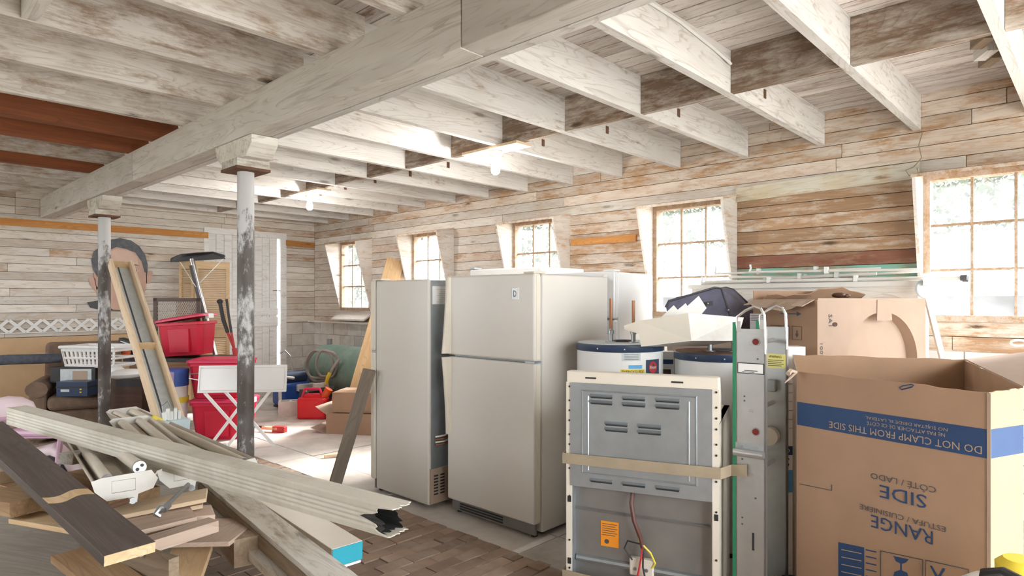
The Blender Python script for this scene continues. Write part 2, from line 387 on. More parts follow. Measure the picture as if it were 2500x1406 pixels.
def pole_mat():
    t = NT('flaking_white_over_rust'); vec = t.coords(False)
    n1 = t.noise(vec, 9, (1, 1, 0.45), 9, 0.75); n2 = t.noise(vec, 2.3, (1.5, 1.5, 0.7), 4)
    z = t.n('ShaderNodeSeparateXYZ'); t.l(vec, z.inputs[0])
    f = t.math('ADD', t.math('ADD', t.math('MULTIPLY', n1, 0.6), t.math('MULTIPLY', n2, 0.4)), t.ramp(z.outputs[2], 1.75, 2.45, -0.045, 0.12))
    mk = t.ramp(f, 0.47, 0.53)
    c = t.mix(mk, t.mix(t.ramp(n2, 0.4, 0.6), (0.065, 0.048, 0.04), (0.16, 0.15, 0.14)), (0.56, 0.56, 0.56))
    t.l(c, t.b.inputs['Base Color']); t.b.inputs['Roughness'].default_value = 0.6; t.bump(mk, 0.4, 0.002)
    return t.m
M['pole'] = pole_mat()
def glass_mat():
    t = NT('dusty_window_glass'); vec = t.coords()
    nt = t.t; out = nt.nodes['Material Output']
    tr = t.n('ShaderNodeBsdfTransparent'); tl = t.n('ShaderNodeBsdfTranslucent'); tl.inputs[0].default_value = (0.95, 0.97, 1, 1)
    gl = t.n('ShaderNodeBsdfGlossy'); gl.inputs['Roughness'].default_value = 0.05
    m1 = t.n('ShaderNodeMixShader'); m1.inputs[0].default_value = 0.05; m2 = t.n('ShaderNodeMixShader')
    f = t.ramp(t.noise(vec, 3.0, detail=4), 0.3, 0.7, 0.02, 0.06); t.l(f, m2.inputs[0])
    t.l(tr.outputs[0], m2.inputs[1]); t.l(tl.outputs[0], m2.inputs[2])
    t.l(m2.outputs[0], m1.inputs[1]); t.l(gl.outputs[0], m1.inputs[2]); t.l(m1.outputs[0], out.inputs[0])
    return t.m
M['glass'] = glass_mat()
def mesh_net():
    t = NT('expanded_metal'); t.b.inputs['Base Color'].default_value = (0.35, 0.33, 0.3, 1); return t.m
M['net'] = plain('dull_mesh_metal', (0.40, 0.37, 0.33), 0.5, 0.5)
def glow():
    t = NT('lit_bulb'); t.b.inputs['Emission Color'].default_value = (1, 0.96, 0.9, 1); t.b.inputs['Emission Strength'].default_value = 40.0
    return t.m
M['bulb'] = glow()
# ------------------------------------------------------------------ floor
floor = struct('floor', MB().bx(XL, XW, YB, YF, -0.12, -0.03), M['dirt'])
ys = [YB, -0.4, 1.35, 2.55, 4.05, 5.6, 7.2, 8.6, YF]
for i in range(len(ys) - 1):
    x0 = 2.78 + random.uniform(-0.02, 0.02)
    for a, b in ((x0, 3.14), (3.152, XW)):
        obj('concrete_slab', MB().bx(a, b, ys[i] + 0.004, ys[i + 1] - 0.004, -0.03, random.uniform(-0.002, 0.003)), M['concrete'], floor)
BL_, BW_ = 0.205, 0.1
brick_me = [mesh('brick', MB().bx(-BL_ / 2 + 0.003, BL_ / 2 - 0.003, -BW_ / 2 + 0.003, BW_ / 2 - 0.003, -0.05, 0.0), M['brick']) for _ in range(1)][0]
cells = []; halves = []
row = 0; y = YB + 0.05
while y < YF - 0.05:
    x = 2.78 - BL_ / 2 - (row % 2) * BL_ / 2
    while x > XL + 0.2:
        cells.append((x, y)); x -= BL_
    if row % 2: halves.append((2.78 - BL_ / 4, y))
    row += 1; y += BW_
def seen(c):
    d = c[0] * CA + c[1] * SA
    if d < 0.5: return 1e9
    px = 1250 + 1550 * (c[0] * SA - c[1] * CA) / d; py = 734 + 1550 * 1.5 / d
    if 780 < px < 1420 and py < 1440: return d
    if 480 < px <= 780 and 1050 < py < 1200: return d + 0.5
    return 1e9
cells.sort(key=seen)
near = [c for c in cells[:265] if seen(c) < 1e8]; nset = set(near)
for c in near:
    link('brick', brick_me, floor, Matrix.Translation((c[0], c[1], random.uniform(-0.006, 0.004))) @ Matrix.Rotation(R(random.uniform(-1.2, 1.2)), 4, 'Z') @ Matrix.Rotation(R(random.uniform(-0.7, 0.7)), 4, 'Y'))
rest = MB()
for c in cells:
    if c not in nset:
        rest.bx(c[0] - 0.0995, c[0] + 0.0995, c[1] - 0.047, c[1] + 0.047, -0.03, random.uniform(-0.006, 0.002))
half_me = mesh('brick', MB().bx(-BL_ / 4 + 0.003, BL_ / 4 - 0.003, -BW_ / 2 + 0.003, BW_ / 2 - 0.003, -0.05, 0.0), M['brick'])
for x, y in halves:
    if seen((x, y)) < 1e8: link('brick', half_me, floor, Matrix.Translation((x, y, random.uniform(-0.006, 0.003))))
o = obj('brick_field', rest, M['brick'], floor); o['kind'] = 'stuff'

# ------------------------------------------------------------------ ceiling, joists, beam
ceiling = struct('ceiling', MB().bx(XL, XW + 0.14, YB, YF + 0.14, ZD + 0.03, ZD + 0.1), M['gap'])
x = XL
while x < XW:
    w = 0.128; cut = random.uniform(2.0, 7.0)
    for a, b in ((YB, cut - 0.002), (cut + 0.002, YF)):
        timber('deck_board', (x + w / 2, a, ZD + 0.012), (x + w / 2, b, ZD + 0.012), w - 0.008, 0.022, M['deck'], ceiling)
    x += w
JY = [-2.15, -1.55, -0.92, -0.27, 0.38, 1.04, 1.71, 2.345, 3.0, 3.655, 4.29, 4.955, 5.6, 6.21, 6.84, 7.45, 8.06, 8.72, 9.35]
zc = (ZJ + ZD) / 2; hj = ZD - ZJ
for i, y in enumerate(JY):
    timber('joist', (1.72, y, zc), (XW - 0.004, y, zc), 0.05, hj, M['joist'], ceiling)
    yl = y - 0.055
    mt = M['red_joist'] if y in (5.6, 6.21, 7.45) else M['joist_grey']
    timber('joist', (XL, yl, zc), (1.95, yl, zc), 0.052, hj, mt, ceiling)
    if i < len(JY) - 1:
        timber('blocking', (3.77, y + 0.027, zc), (3.77, JY[i + 1] - 0.027, zc), 0.045, hj - 0.004, M['joist_worn'], ceiling)
    # joist hanger stubs: rusty square nail plates on the near faces
    if i > 5 and i < 17:
        obj('nail_plate', MB().bx(-0.018, 0.018, -0.004, 0, -0.03, 0.03), M['rust'], ceiling, Matrix.Translation((4.28 + random.uniform(-0.04, 0.04), y - 0.0255, 2.89)))
timber('blocking', (0.60, 3.0 - 0.03, zc), (0.60, 3.655 - 0.085, zc), 0.06, hj - 0.01, M['joist'], ceiling)
timber('blocking', (-0.9, 3.0 - 0.03, zc), (-0.6, 3.655 - 0.085, zc), 0.06, hj - 0.01, M['joist_grey'], ceiling)
# main beam of three lapped timbers
timber('main_beam', (1.79, YB, 2.645), (1.79, 1.9, 2.645), 0.13, 0.25, M['beam'], ceiling, bevel=0.004)
timber('main_beam', (1.79, 1.906, 2.645), (1.79, 6.05, 2.645), 0.13, 0.25, M['beam'], ceiling, bevel=0.004)
timber('main_beam', (1.79, 6.056, 2.645), (1.79, 9.6, 2.645), 0.13, 0.25, M['beam'], ceiling, bevel=0.004)
timber('main_beam', (1.885, YB, 2.638), (1.885, 9.6, 2.638), 0.052, 0.236, M['joist'], ceiling)
# small ceiling pieces near the right edge
for k, (dx, dz) in enumerate(((0, 0), (0.12, -0.03), (0.3, -0.02))):
    timber('nailing_block', (4.15 + dx, 0.45, 2.93 + dz), (4.25 + dx + 0.04, 0.53, 2.93 + dz), 0.06, 0.10, M['rough_wood'] if k != 1 else M['joist'], ceiling)

# ------------------------------------------------------------------ walls
WW, Z0, Z1 = 0.41, 1.35, 2.43           # half width and height range of the window openings
ops = sorted([(yc - WW, yc + WW) for yc in WINDOWS])
wall = MB()
wall.bx(XW + 0.022, XW + 0.14, YB, YF + 0.14, 0, Z0); wall.bx(XW + 0.022, XW + 0.14, YB, YF + 0.14, Z1, ZD + 0.03)
e = [YB] + [v for ab in ops for v in ab] + [YF + 0.14]
for i in range(0, len(e), 2): wall.bx(XW + 0.022, XW + 0.14, e[i], e[i + 1], Z0, Z1)
wall_right = struct('wall_right', wall, M['gap'])
def pick(y, z):
    if y < 2.5 and z < 2.45: return M['board_bare'] if random.random() < 0.72 else M['board_mixed']
    if y < 3.9: return M['board_mixed'] if random.random() < 0.85 else M['board_white']
    if y < 4.5 and z < 2.3: return M['board_mixed'] if random.random() < 0.8 else M['board_bare']
    return M['board_white'] if random.random() < 0.72 else M['board_mixed']
def wboard(a, b, z, h, mat):
    if b - a < 0.03: return
    timber('board', (XW + 0.011 + random.uniform(-0.003, 0.002), a, z), (XW + 0.011, b, z), h, 0.022, mat, wall_right, up=(-1, 0, 0))
BZ0 = 1.134; pitch = 0.108; n = int((ZD - BZ0) / pitch) + 1
for k in range(n):
    z = BZ0 + (k + 0.5) * pitch; h = pitch - 0.005
    if z - h / 2 > ZD: continue
    blocked = z + h / 2 > Z0 and z - h / 2 < Z1
    if blocked: segs = [(e[i], e[i + 1] if e[i + 1] < YF else YF) for i in range(0, len(e), 2)]
    else:
        segs = []; a = YB
        while a < YF:
            b = min(YF, a + random.uniform(2.6, 4.8)); b = YF if YF - b < 0.8 else b
            segs.append((a, b)); a = b
    for a, b in segs:
        m = pick((a + b) / 2, z)
        if blocked and 0.9 < a < 1.1 and b < 2.6:
            if 1.78 < z < 1.86: m = M['board_red']
            elif 1.60 < z <= 1.78: m = M['board_teal'] if z < 1.76 else M['board_red']
        wboard(a + 0.002, b - 0.002, z, h, m)
for k in range(6):                       # block base course by course
    z = 0.095 + k * 0.19; off = 0.2 if k % 2 else 0.0
    y = YF - off
    while y > YB + 0.01:
        a = max(YB, y - 0.4)
        obj('block', MB().bx(XW - 0.004, XW + 0.06, a + 0.005, y - 0.005, z - 0.09, z + 0.09), M['block'], wall_right, Matrix.Translation((random.uniform(-0.004, 0.002), 0, 0)))
        y = a
    if off: obj('block', MB().bx(XW - 0.004, XW + 0.06, YF - off + 0.005, YF - 0.005, z - 0.09, z + 0.09), M['block'], wall_right)
obj('mortar_bed', MB().bx(XW + 0.001, XW + 0.022, YB, YF, 0, 1.148), M['mortar'], wall_right)
timber('sill_ledge', (XW - 0.05, 5.6, 1.16), (XW - 0.05, YF, 1.16), 0.15, 0.03, M['board_white'], wall_right)
# far wall
DX0, DX1, DZ = 3.74, 4.99, 2.56         # door opening
fw = MB()
fw.bx(XL, DX0, YF + 0.022, YF + 0.14, 0, ZD + 0.03); fw.bx(DX1, XW + 0.02, YF + 0.022, YF + 0.14, 0, ZD + 0.03); fw.bx(DX0, DX1, YF + 0.022, YF + 0.14, DZ, ZD + 0.03)
wall_far = struct('wall_far', fw, M['gap'])
for k in range(-1, 20):
    z = 1.15 + (k + 0.5) * 0.1007; h = 0.096
    if z - h / 2 > ZD: break
    segs = [(XL, random.uniform(0.5, 2.2)), None, (DX1 + 0.0, XW)] if z - h / 2 < DZ else [(XL, 1.5), None, (random.uniform(3.6, 4.4), XW)]
    segs[1] = (segs[0][1], DX0 if z - h / 2 < DZ else segs[2][0])
    for a, b in (segs if k >= 0 else segs[:2]):
        timber('board', (a + 0.002, YF + 0.011 + random.uniform(-0.003, 0.002), z), (b - 0.002, YF + 0.011, z), h, 0.022, M['board_white'] if random.random() < 0.85 else M['board_mixed'], wall_far, up=(0, -1, 0))
for k in range(6):
    z = 0.095 + k * 0.19
    for a, b in (((DX1 + 0.02, 5.3), (5.3, XW)) if k % 2 else ((DX1 + 0.02, 5.1), (5.1, XW))):
        obj('block', MB().bx(a + 0.004, b - 0.004, YF - 0.004, YF + 0.06, z - 0.091, z + 0.091), M['block'], wall_far)
obj('mortar_bed', MB().bx(DX1, XW, YF + 0.001, YF + 0.022, 0, 1.148), M['mortar'], wall_far)
obj('wainscot_panel', MB().bx(XL, 3.2, YF - 0.012, YF + 0.02, 0, 1.045), M['tanpanel'], wall_far)
obj('wainscot_panel', MB().bx(3.21, DX0 - 0.01, YF - 0.012, YF + 0.02, 0, 1.045), M['tanpanel'], wall_far)
timber('orange_rail', (XL, YF - 0.012, 2.44), (3.78, YF - 0.012, 2.47), 0.088, 0.022, M['orange'], wall_far, up=(0, -1, 0))
timber('orange_rail', (DX1 + 0.01, YF - 0.012, 2.44), (XW - 0.01, YF - 0.012, 2.43), 0.088, 0.022, M['orange'], wall_far, up=(0, -1, 0))
# unseen walls; openings and doorway added and sized for the daylight they admit
wl_ = MB(); wl_.bx(XL - 0.12, XL, YB - 0.12, YF + 0.14, 0, LZ0); wl_.bx(XL - 0.12, XL, YB - 0.12, YF + 0.14, LZ1, ZD + 0.1); le = [YB - 0.12] + [v for yc in LEFT_OPEN for v in (yc - 0.95, yc + 0.95)] + [YF + 0.14]
for i in range(0, len(le), 2): wl_.bx(XL - 0.12, XL, le[i], le[i + 1], LZ0, LZ1)
struct('wall_left', wl_, M['board_white'])
wb = MB(); wb.bx(XL, 0.4, YB - 0.12, YB, 0, ZD + 0.1); wb.bx(4.5, XW + 0.14, YB - 0.12, YB, 0, ZD + 0.1); wb.bx(0.4, 4.5, YB - 0.12, YB, 2.65, ZD + 0.1)
struct('wall_back', wb, M['board_white'])

# ------------------------------------------------------------------ windows
def wshape(fn):
    mb = MB(); fn(mb); return mb
fr = MB()
fr.bx(-0.02, 0.1, -WW, -WW + 0.04, Z0, Z1); fr.bx(-0.02, 0.1, WW - 0.04, WW, Z0, Z1); fr.bx(-0.02, 0.1, -WW + 0.04, WW - 0.04, Z1 - 0.05, Z1)
fr.bx(-0.03, 0.1, -WW + 0.001, WW - 0.001, Z0 - 0.001, Z0 + 0.045)
FRM = mesh('window_frame', fr, M['sash'])
g0, g1, h0, h1 = -WW + 0.04, WW - 0.04, Z0 + 0.045, Z1 - 0.05
MUV = mesh('muntin', MB().bx(0.02, 0.045, -0.009, 0.009, h0, h1), M['sash'])
MUH = mesh('muntin', MB().bx(0.021, 0.044, g0, g1, -0.009, 0.009), M['sash'])
pw, ph = (g1 - g0) / 3, (h1 - h0) / 3
PANE = mesh('pane', MB().bx(0.031, 0.034, 0.003, pw - 0.003, 0.003, ph - 0.003), M['glass'])
ck = MB().prism([(0.0, Z1 + 0.006), (-0.29, Z1 - 0.049), (-0.27, Z1 - 0.14), (-0.01, Z0 - 0.02), (0, Z0 - 0.02)], -0.011, 0.011, 'y')
CHK = mesh('shield_board', ck, M['cheek'])
TOPB = mesh('shield_top', MB().prism([(0.0, Z1 + 0.0), (-0.295, Z1 - 0.055), (-0.295, Z1 - 0.03), (0, Z1 + 0.025)], -WW - 0.03, WW + 0.03, 'y'), M['board_mixed'])
SILL = mesh('sill', MB().prism([(0.02, Z0 - 0.02), (-0.16, Z0 - 0.13), (-0.16, Z0 - 0.155), (0.02, Z0 - 0.05)], -WW - 0.05, WW + 0.05, 'y'), M['white_trim'])
for i, yc in enumerate(WINDOWS):
    wn = struct('window_%d' % (i + 1), M=Matrix.Translation((XW, yc, 0)))
    T = lambda x, y, z: Matrix.Translation((x, y, z))
    link('window_frame', FRM, wn)
    for k in (1, 2):
        link('muntin', MUV, wn, T(0, g0 + k * pw, 0), False); link('muntin', MUH, wn, T(0, 0, h0 + k * ph), False)
    for a in range(3):
        for b in range(3): link('pane', PANE, wn, T(0, g0 + a * pw, h0 + b * ph), False)
    for sgn in (-1, 1): link('shield_board', CHK, wn, T(0, sgn * (WW + 0.012), 0), False)
    link('shield_top', TOPB, wn)
    if i == 0: link('sill', SILL, wn)
# ------------------------------------------------------------------ door in the far wall
door = struct('door_1', M=Matrix.Translation((DX0, YF, 0)))
W_ = DX1 - DX0
jm = MB(); jm.bx(-0.02, 0.05, -0.015, 0.13, 0, DZ); jm.bx(-0.02, W_ + 0.02, -0.02, 0.13, DZ - 0.06, DZ + 0.03)
obj('door_frame', jm, M['door_white'], door)
obj('door_frame', MB().bx(W_ - 0.075, W_ + 0.02, -0.018, 0.13, 0, DZ - 0.061), M['door_white'], door)
k = 9; pwid = (W_ - 0.05 - 0.10 - 0.03) / k
for half, (za, zb) in enumerate(((0.086, 1.2595), (1.2605, DZ - 0.06))):
    leaf = obj('door_leaf', MB().bx(0.055, W_ - 0.105, 0.055, 0.075, za, zb), M['door_white'], door)
    for j in range(k):
        x0 = 0.055 + j * pwid
        obj('plank', MB().bx(x0 + 0.002, x0 + pwid - 0.002, 0.035, 0.055, za, zb), M['door_white'], leaf)
    obj('rail', MB().bx(0.06, W_ - 0.11, 0.018, 0.035, (zb - 0.17) if not half else za + 0.01, (zb - 0.02) if not half else za + 0.12), M['door_white'], leaf)
obj('threshold', MB().bx(0, W_, -0.12, 0.12, 0, 0.085), M['concrete'], door)
obj('latch', MB().tube([(W_ - 0.2, 0.01, 1.66), (W_ - 0.13, -0.005, 1.665), (W_ - 0.06, 0, 1.655)], 0.006, 6), M['rust'], door)

# ------------------------------------------------------------------ outside the windows
ground = struct('ground', MB().bx(-30, 60, -40, 60, -0.4, -0.13), M['grass'])
struct('bounce_apron', MB().bx(XL, 9, -14, YB - 0.12, -0.14, -0.05), M['apron'])  # pale slab out of view, added to bounce daylight up to the ceiling
def tree(x, y, h, r, label, seed):
    rnd = random.Random(seed); t = thing('tree', label, 'tree', (x, y, -0.13), group='trees beyond the windows')
    obj('trunk', MB().tube([(0, 0, 0), (0.1, 0.05, h * 0.35), (0, 0.1, h * 0.75)], [0.22, 0.16, 0.05], 8), M['bark'], t)
    lf = MB()
    for _ in range(3600):
        a = rnd.uniform(0, 6.28); u = rnd.random() ** 0.45; ph = math.acos(rnd.uniform(-1, 1))
        k = 1 + 0.25 * math.sin(3 * a + seed) * math.sin(2 * ph)
        c = Vector((r * u * k * math.cos(a) * math.sin(ph), r * u * k * math.sin(a) * math.sin(ph), h * 0.62 + h * 0.38 * u * math.cos(ph)))
        q = Vector((rnd.uniform(-1, 1), rnd.uniform(-1, 1), rnd.uniform(-1, 1))) * 0.13; w = Vector((rnd.uniform(-1, 1), rnd.uniform(-1, 1), rnd.uniform(-1, 1))) * 0.13
        lf.add([c, c + q, c + q + w, c + w], [(0, 1, 2, 3)])
    obj('foliage', lf, M['leaf'], t)
tree(20.5, 2.2, 8.0, 3.4, 'pale green tree beyond the right-hand window', 1)
tree(20.5, 11.0, 8.0, 3.3, 'leafy tree beyond window nearest the bare wall boards', 2)
tree(17.5, 16.5, 6.5, 2.8, 'hazy green tree beyond the third window from the right', 3)
tree(13.0, 20.5, 5.5, 2.6, 'hazy green tree beyond the second window from far corner', 4)
tree(11.5, 26.5, 6.5, 2.6, 'hazy green tree beyond the window nearest far corner', 5)
sh = thing('shed', 'low pale shed with ribbed white metal roof beyond the windows', 'shed', (11.5, 2.2, -0.13))
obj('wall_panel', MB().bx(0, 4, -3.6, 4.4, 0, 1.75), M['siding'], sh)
rf = obj('roof', MB().prism([(-0.3, 1.7), (2.0, 2.75), (4.3, 1.7), (4.3, 1.76), (2.0, 2.82), (-0.3, 1.76)], -3.9, 4.7, 'y'), M['roofmetal'], sh)
rb = MB().bar((-0.3, 0, 1.78), (2.0, 0, 2.84), 0.05, 0.04)
rme = mesh('rib', rb, M['siding'])
for k in range(15): link('rib', rme, rf, Matrix.Translation((0, -3.6 + k * 0.57, 0)), False)
# ------------------------------------------------------------------ columns and lamps
def column(x, y, label, r=0.052):
    t = thing('pipe_column', label, 'column', (x, y, 0))
    obj('pole', MB().cyl((0, 0, 0.02), (0, 0, 2.33), r, 24), M['pole'], t, smooth=True)
    obj('foot_plate', MB().bx(-0.1, 0.1, -0.1, 0.1, 0, 0.02), M['rust'], t)
    obj('cap_block', MB().bx(-0.105, 0.105, -0.115, 0.115, 2.345, 2.395), M['weather_white'], t)
    obj('cap_plate', MB().bx(-0.11, 0.11, -0.12, 0.12, 2.328, 2.345), M['rust'], t)
    obj('bolster', MB().prism([(-0.19, 2.395), (0.19, 2.395), (0.27, 2.47), (0.27, 2.518), (-0.27, 2.518), (-0.27, 2.47)], -0.085, 0.085, 'x'), M['weather_white'], t, bevel=0.004)
column(1.815, 4.07, 'nearer iron pipe column with flaking white paint under the beam')
column(1.83, 7.29, 'farther pipe column beside the leaning framed panel', 0.055)
def lamp(x, y, label):
    t = thing('ceiling_bulb', label, 'light bulb', (x, y, ZJ), group='bare bulbs on the joists')
    obj('mounting_board', MB().bx(-0.09, 0.09, -0.32, 0.32, -0.022, 0), M['pine_pale'], t)
    obj('socket', MB().lathe([(0.05, 0), (0.055, -0.02), (0.05, -0.05), (0.028, -0.07), (0.026, -0.09)], 20, (0, 0, -0.022)), M['offwhite'], t, smooth=True)
    obj('bulb', MB().lathe([(0.012, -0.10), (0.02, -0.115), (0.034, -0.15), (0.038, -0.175), (0.033, -0.2), (0.018, -0.215), (0.004, -0.218)], 20), M['bulb'], t, smooth=True)
lamp(3.77, 3.73, 'lit bare bulb nearest the camera, under the joists')
lamp(3.77, 6.77, 'lit bare bulb farther back, left of the nearer one')
cb = tag(obj('ceiling_cable', MB().tube([(2.0, 1.673, 3.005), (2.6, 1.673, 2.99), (3.1, 1.673, 2.995), (3.5, 1.672, 2.965), (3.7, 1.66, 2.93)], 0.008, 6), M['offwhite']), 'thin white cable stapled along a joist near the top', 'cable')
tag(obj('hanging_wire', MB().tube([(5.5, 1.0, 2.75), (5.47, 1.02, 2.65), (5.46, 1.0, 2.55), (5.46, 1.05, 2.49), (5.45, 1.1, 2.47), (5.46, 1.08, 2.43), (5.46, 1.02, 2.44), (5.46, 1.03, 2.48)], 0.0035, 6), M['strap']), 'loose tan wire hanging on the wall above the right window', 'wire')
# trim boards on the window wall
tag(timber('nailed_board', (XW - 0.014, 1.02, 2.47), (XW - 0.014, 2.42, 2.44), 0.125, 0.026, M['board_grey'], up=(-1, 0, 0)), 'long grey-green plank nailed to wall between two windows', 'plank')
tag(timber('nailed_board', (XW - 0.012, 3.46, 2.13), (XW - 0.012, 4.28, 2.135), 0.07, 0.022, M['orange'], up=(-1, 0, 0)), 'short orange pine strip nailed left of window above white freezer', 'wood strip')

# ------------------------------------------------------------------ refrigerators
def fridge(label, loc, rz, w, d, h, split, body, edge, badge=None, back=False, handle=1, dt=0.065):
    t = thing('refrigerator', label, 'refrigerator', loc, rz)
    obj('cabinet', MB().bx(0, w, dt + 0.012, d, 0.03, h), body, t, bevel=0.012, seg=3)
    obj('door_gasket', MB().bx(0.012, w - 0.012, dt - 0.005, dt + 0.013, 0.1, h - 0.015), M['palegrey'], t)
    for nm, a, b in (('freezer_door', split + 0.006, h + 0.004), ('fridge_door', 0.095, split - 0.006)):
        dr = obj(nm, MB().bx(-0.002, w + 0.002, 0, dt, a, b), body, t, bevel=0.014, seg=3)
        obj('door_edge', MB().bx(w - 0.001, w + 0.0045, 0.016, dt - 0.012, a + 0.015, b - 0.015), edge, dr)
        top = nm == 'freezer_door'
        if handle:
            z0, z1 = (a + 0.01, b - 0.01) if top else (b - 0.55, b - 0.004)
            prof = []
            for i in range(9):
                u = i / 8.0; z = z0 + (z1 - z0) * u
                bulge = (1 - u) if top else u
                prof.append((z, 0.016 + 0.05 * bulge ** 1.6))
            rings = [[(-0.006, 0.004, z), (0.03 + 0.012 * 1, 0.004, z), (0.034, -p * 0.75, z), (0.018, -p, z), (-0.004, -p * 0.8, z)] for z, p in prof]
            obj('handle', MB().loft(rings), edge, dr, smooth=False)
        else:
            obj('handle', MB().tube([(w - 0.07, 0, split + 0.03 if top else split - 0.5), (w - 0.07, -0.05, split + 0.07 if top else split - 0.46), (w - 0.07, -0.05, min(split + 0.40, h - 0.07) if top else split - 0.08), (w - 0.07, 0, min(split + 0.44, h - 0.03) if top else split - 0.04)], 0.016, 8), edge, dr, smooth=True)
    obj('hinge', MB().bx(w - 0.085, w - 0.005, 0.01, 0.075, split - 0.006, split + 0.006), M['steel'], t)
    obj('hinge_cover', MB().bx(w - 0.1, w - 0.01, 0.01, 0.13, h + 0.003, h + 0.018), edge, t, bevel=0.005)
    gr = obj('base_grille', MB().bx(0.02, w - 0.02, 0.03, 0.05, 0.02, 0.09), M['steel_dark'], t)
    for k in range(3): obj('slot', MB().bx(0.1, w - 0.3, 0.027, 0.03, 0.03 + k * 0.018, 0.04 + k * 0.018), M['black'], gr)
    for x in (0.06, w - 0.06): obj('foot', MB().cyl((x, 0.07, 0), (x, 0.07, 0.035), 0.022, 12), M['black'], t)
    if badge:
        bd = obj('badge', MB().bx(w - 0.19, w - 0.127, -0.004, 0.002, h - 0.165, h - 0.085), M['offwhite'], t, bevel=0.003)
        obj('badge_plate', MB().bx(w - 0.184, w - 0.133, -0.0055, -0.003, h - 0.159, h - 0.091), M['alu'], bd)
        lettering('D', 0.026, 0.04, M['darkgrey'], bd, Matrix.Translation((w - 0.1585, -0.0066, h - 0.125)))
    if back:
        bp = obj('back_panel', MB().bx(0.02, w - 0.02, d, d + 0.006, 0.28, h - 0.01), M['steel'], t)
        obj('info_sheet', MB().bx(w - 0.30, w - 0.03, d + 0.006, d + 0.008, h - 0.18, h - 0.05), M['paper'], bp)
        for k in range(7): obj('print_line', MB().bx(w - 0.27, w - 0.07 - 0.02 * (k % 3), d + 0.008, d + 0.009, h - 0.165 + k * 0.015, h - 0.161 + k * 0.015), M['palegrey'], bp)
        cv = obj('compressor_cover', MB().bx(0.01, w - 0.01, d - 0.01, d + 0.012, 0.04, 0.29), M['card_pale'], t)
        for r_ in range(7):
            for x in (w - 0.06, w - 0.12, w - 0.2): obj('slot', MB().bx(x - 0.02, x + 0.02, d + 0.012, d + 0.0135, 0.10 + r_ * 0.022, 0.11 + r_ * 0.022), M['black'], cv)
        for k in range(4): obj('coiled_cord', MB().tube([(w - 0.05, d + 0.02, 0.46 + k * 0.02), (w - 0.12, d + 0.035, 0.462 + k * 0.02), (w - 0.2, d + 0.02, 0.47 + k * 0.02)], 0.007, 6), M['offwhite'] if k % 2 else M['copper'], t)
    return t
fridge('almond top-freezer refrigerator with square badge, standing in the middle', (2.98, 3.43, 0), R(-90), 0.82, 0.80, 1.67, 1.112, M['almond'], M['almond_edge'], badge=True)
fridge('off-white refrigerator seen from its side, left of the badged one', (3.66, 4.27, 0), R(180), 0.755, 0.72, 1.655, 1.10, M['almond'], M['almond_edge'], back=True, handle=0)
fridge('bright white refrigerator with bar handle behind the badged one', L(0.15, 5.18), rzdir(0.82, -0.573), 0.75, 0.74, 1.718, 1.36, M['enamel'], M['enamel'], handle=0)
fr4 = thing('upright_freezer', 'white upright freezer top showing behind the two almond refrigerators', 'freezer', (4.15, 4.45, 0), R(-90))
obj('cabinet', MB().bx(0, 0.83, 0.06, 0.7, 0.03, 1.80), M['enamel'], fr4, bevel=0.01)
obj('door', MB().bx(0, 0.83, 0, 0.055, 0.1, 1.795), M['enamel'], fr4, bevel=0.012)
obj('hinge', MB().bx(0.0, 0.06, 0.0, 0.1, 1.80, 1.815), M['steel'], fr4)
for x in (0.08, 0.75): obj('foot', MB().cyl((x, 0.35, 0), (x, 0.35, 0.035), 0.03, 10), M['black'], fr4)

# ------------------------------------------------------------------ electric range seen from the back
RW = 0.735; RD = 0.60; RH = 1.147
rg = thing('kitchen_range', 'cream kitchen range turned to show its bare steel back', 'range', L(0.2745, 3.2), rzdir(0.6755, -0.29))
sd = MB(); sd.bx(0, 0.028, 0, RD, 0.03, 0.93); sd.bx(RW - 0.028, RW, 0, RD, 0.03, 0.93)
sd.bx(0, RW, 0.02, RD, 0.88, 0.93); sd.bx(0.028, RW - 0.028, RD - 0.03, RD, 0.03, 0.9)
obj('side_panels', sd, M['cream'], rg)
obj('backguard', MB().prism([(0.0, 0.93), (0.0, RH), (0.06, RH), (0.11, 1.05), (0.11, 0.93)], 0, RW, 'x'), M['cream'], rg, bevel=0.006)
tp = obj('top_strip', MB().bx(0.006, RW - 0.006, -0.004, 0.002, 1.092, RH - 0.004), M['cream'], rg)
for x in (0.1, 0.52): obj('slot', MB().bx(x, x + 0.055, -0.0055, -0.003, 1.113, 1.121), M['black'], tp)
for s_ in (0, 1):
    x0 = 0 if not s_ else RW - 0.03
    st = obj('side_flange', MB().bx(x0, x0 + 0.03, -0.004, 0.002, 0.03, 1.092), M['cream'], rg)
    for z in (1.07, 1.0, 0.95, 0.9, 0.83, 0.78, 0.66, 0.52, 0.3, 0.16):
        obj('screw', MB().cyl((x0 + 0.018, -0.004, z + s_ * 0.01), (x0 + 0.018, -0.008, z + s_ * 0.01), 0.005, 8), M['black'], st)
    for z in (0.49, 0.18): obj('slot', MB().bx(x0 + 0.008, x0 + 0.026, -0.006, -0.003, z, z + 0.03), M['black'], st)
up = obj('upper_back_plate', MB().bx(0.022, RW - 0.03, -0.008, 0.0, 0.575, 1.090), M['steel'], rg)
def ring(x0, x1, z0, z1, r, y): return MB().tube([(x0, y, z0), (x1, y, z0), (x1, y, z1), (x0, y, z1)], r, 6, True)
obj('pressed_ridge', ring(0.085, RW - 0.10, 0.645, 1.055, 0.006, -0.007), M['steel'], up, smooth=True)
obj('pressed_ridge', MB().cyl((0.115, -0.007, 0.66), (0.115, -0.007, 1.03), 0.005, 6), M['steel'], up)
obj('pressed_ridge', MB().cyl((RW - 0.135, -0.007, 0.66), (RW - 0.135, -0.007, 1.03), 0.005, 6), M['steel'], up)
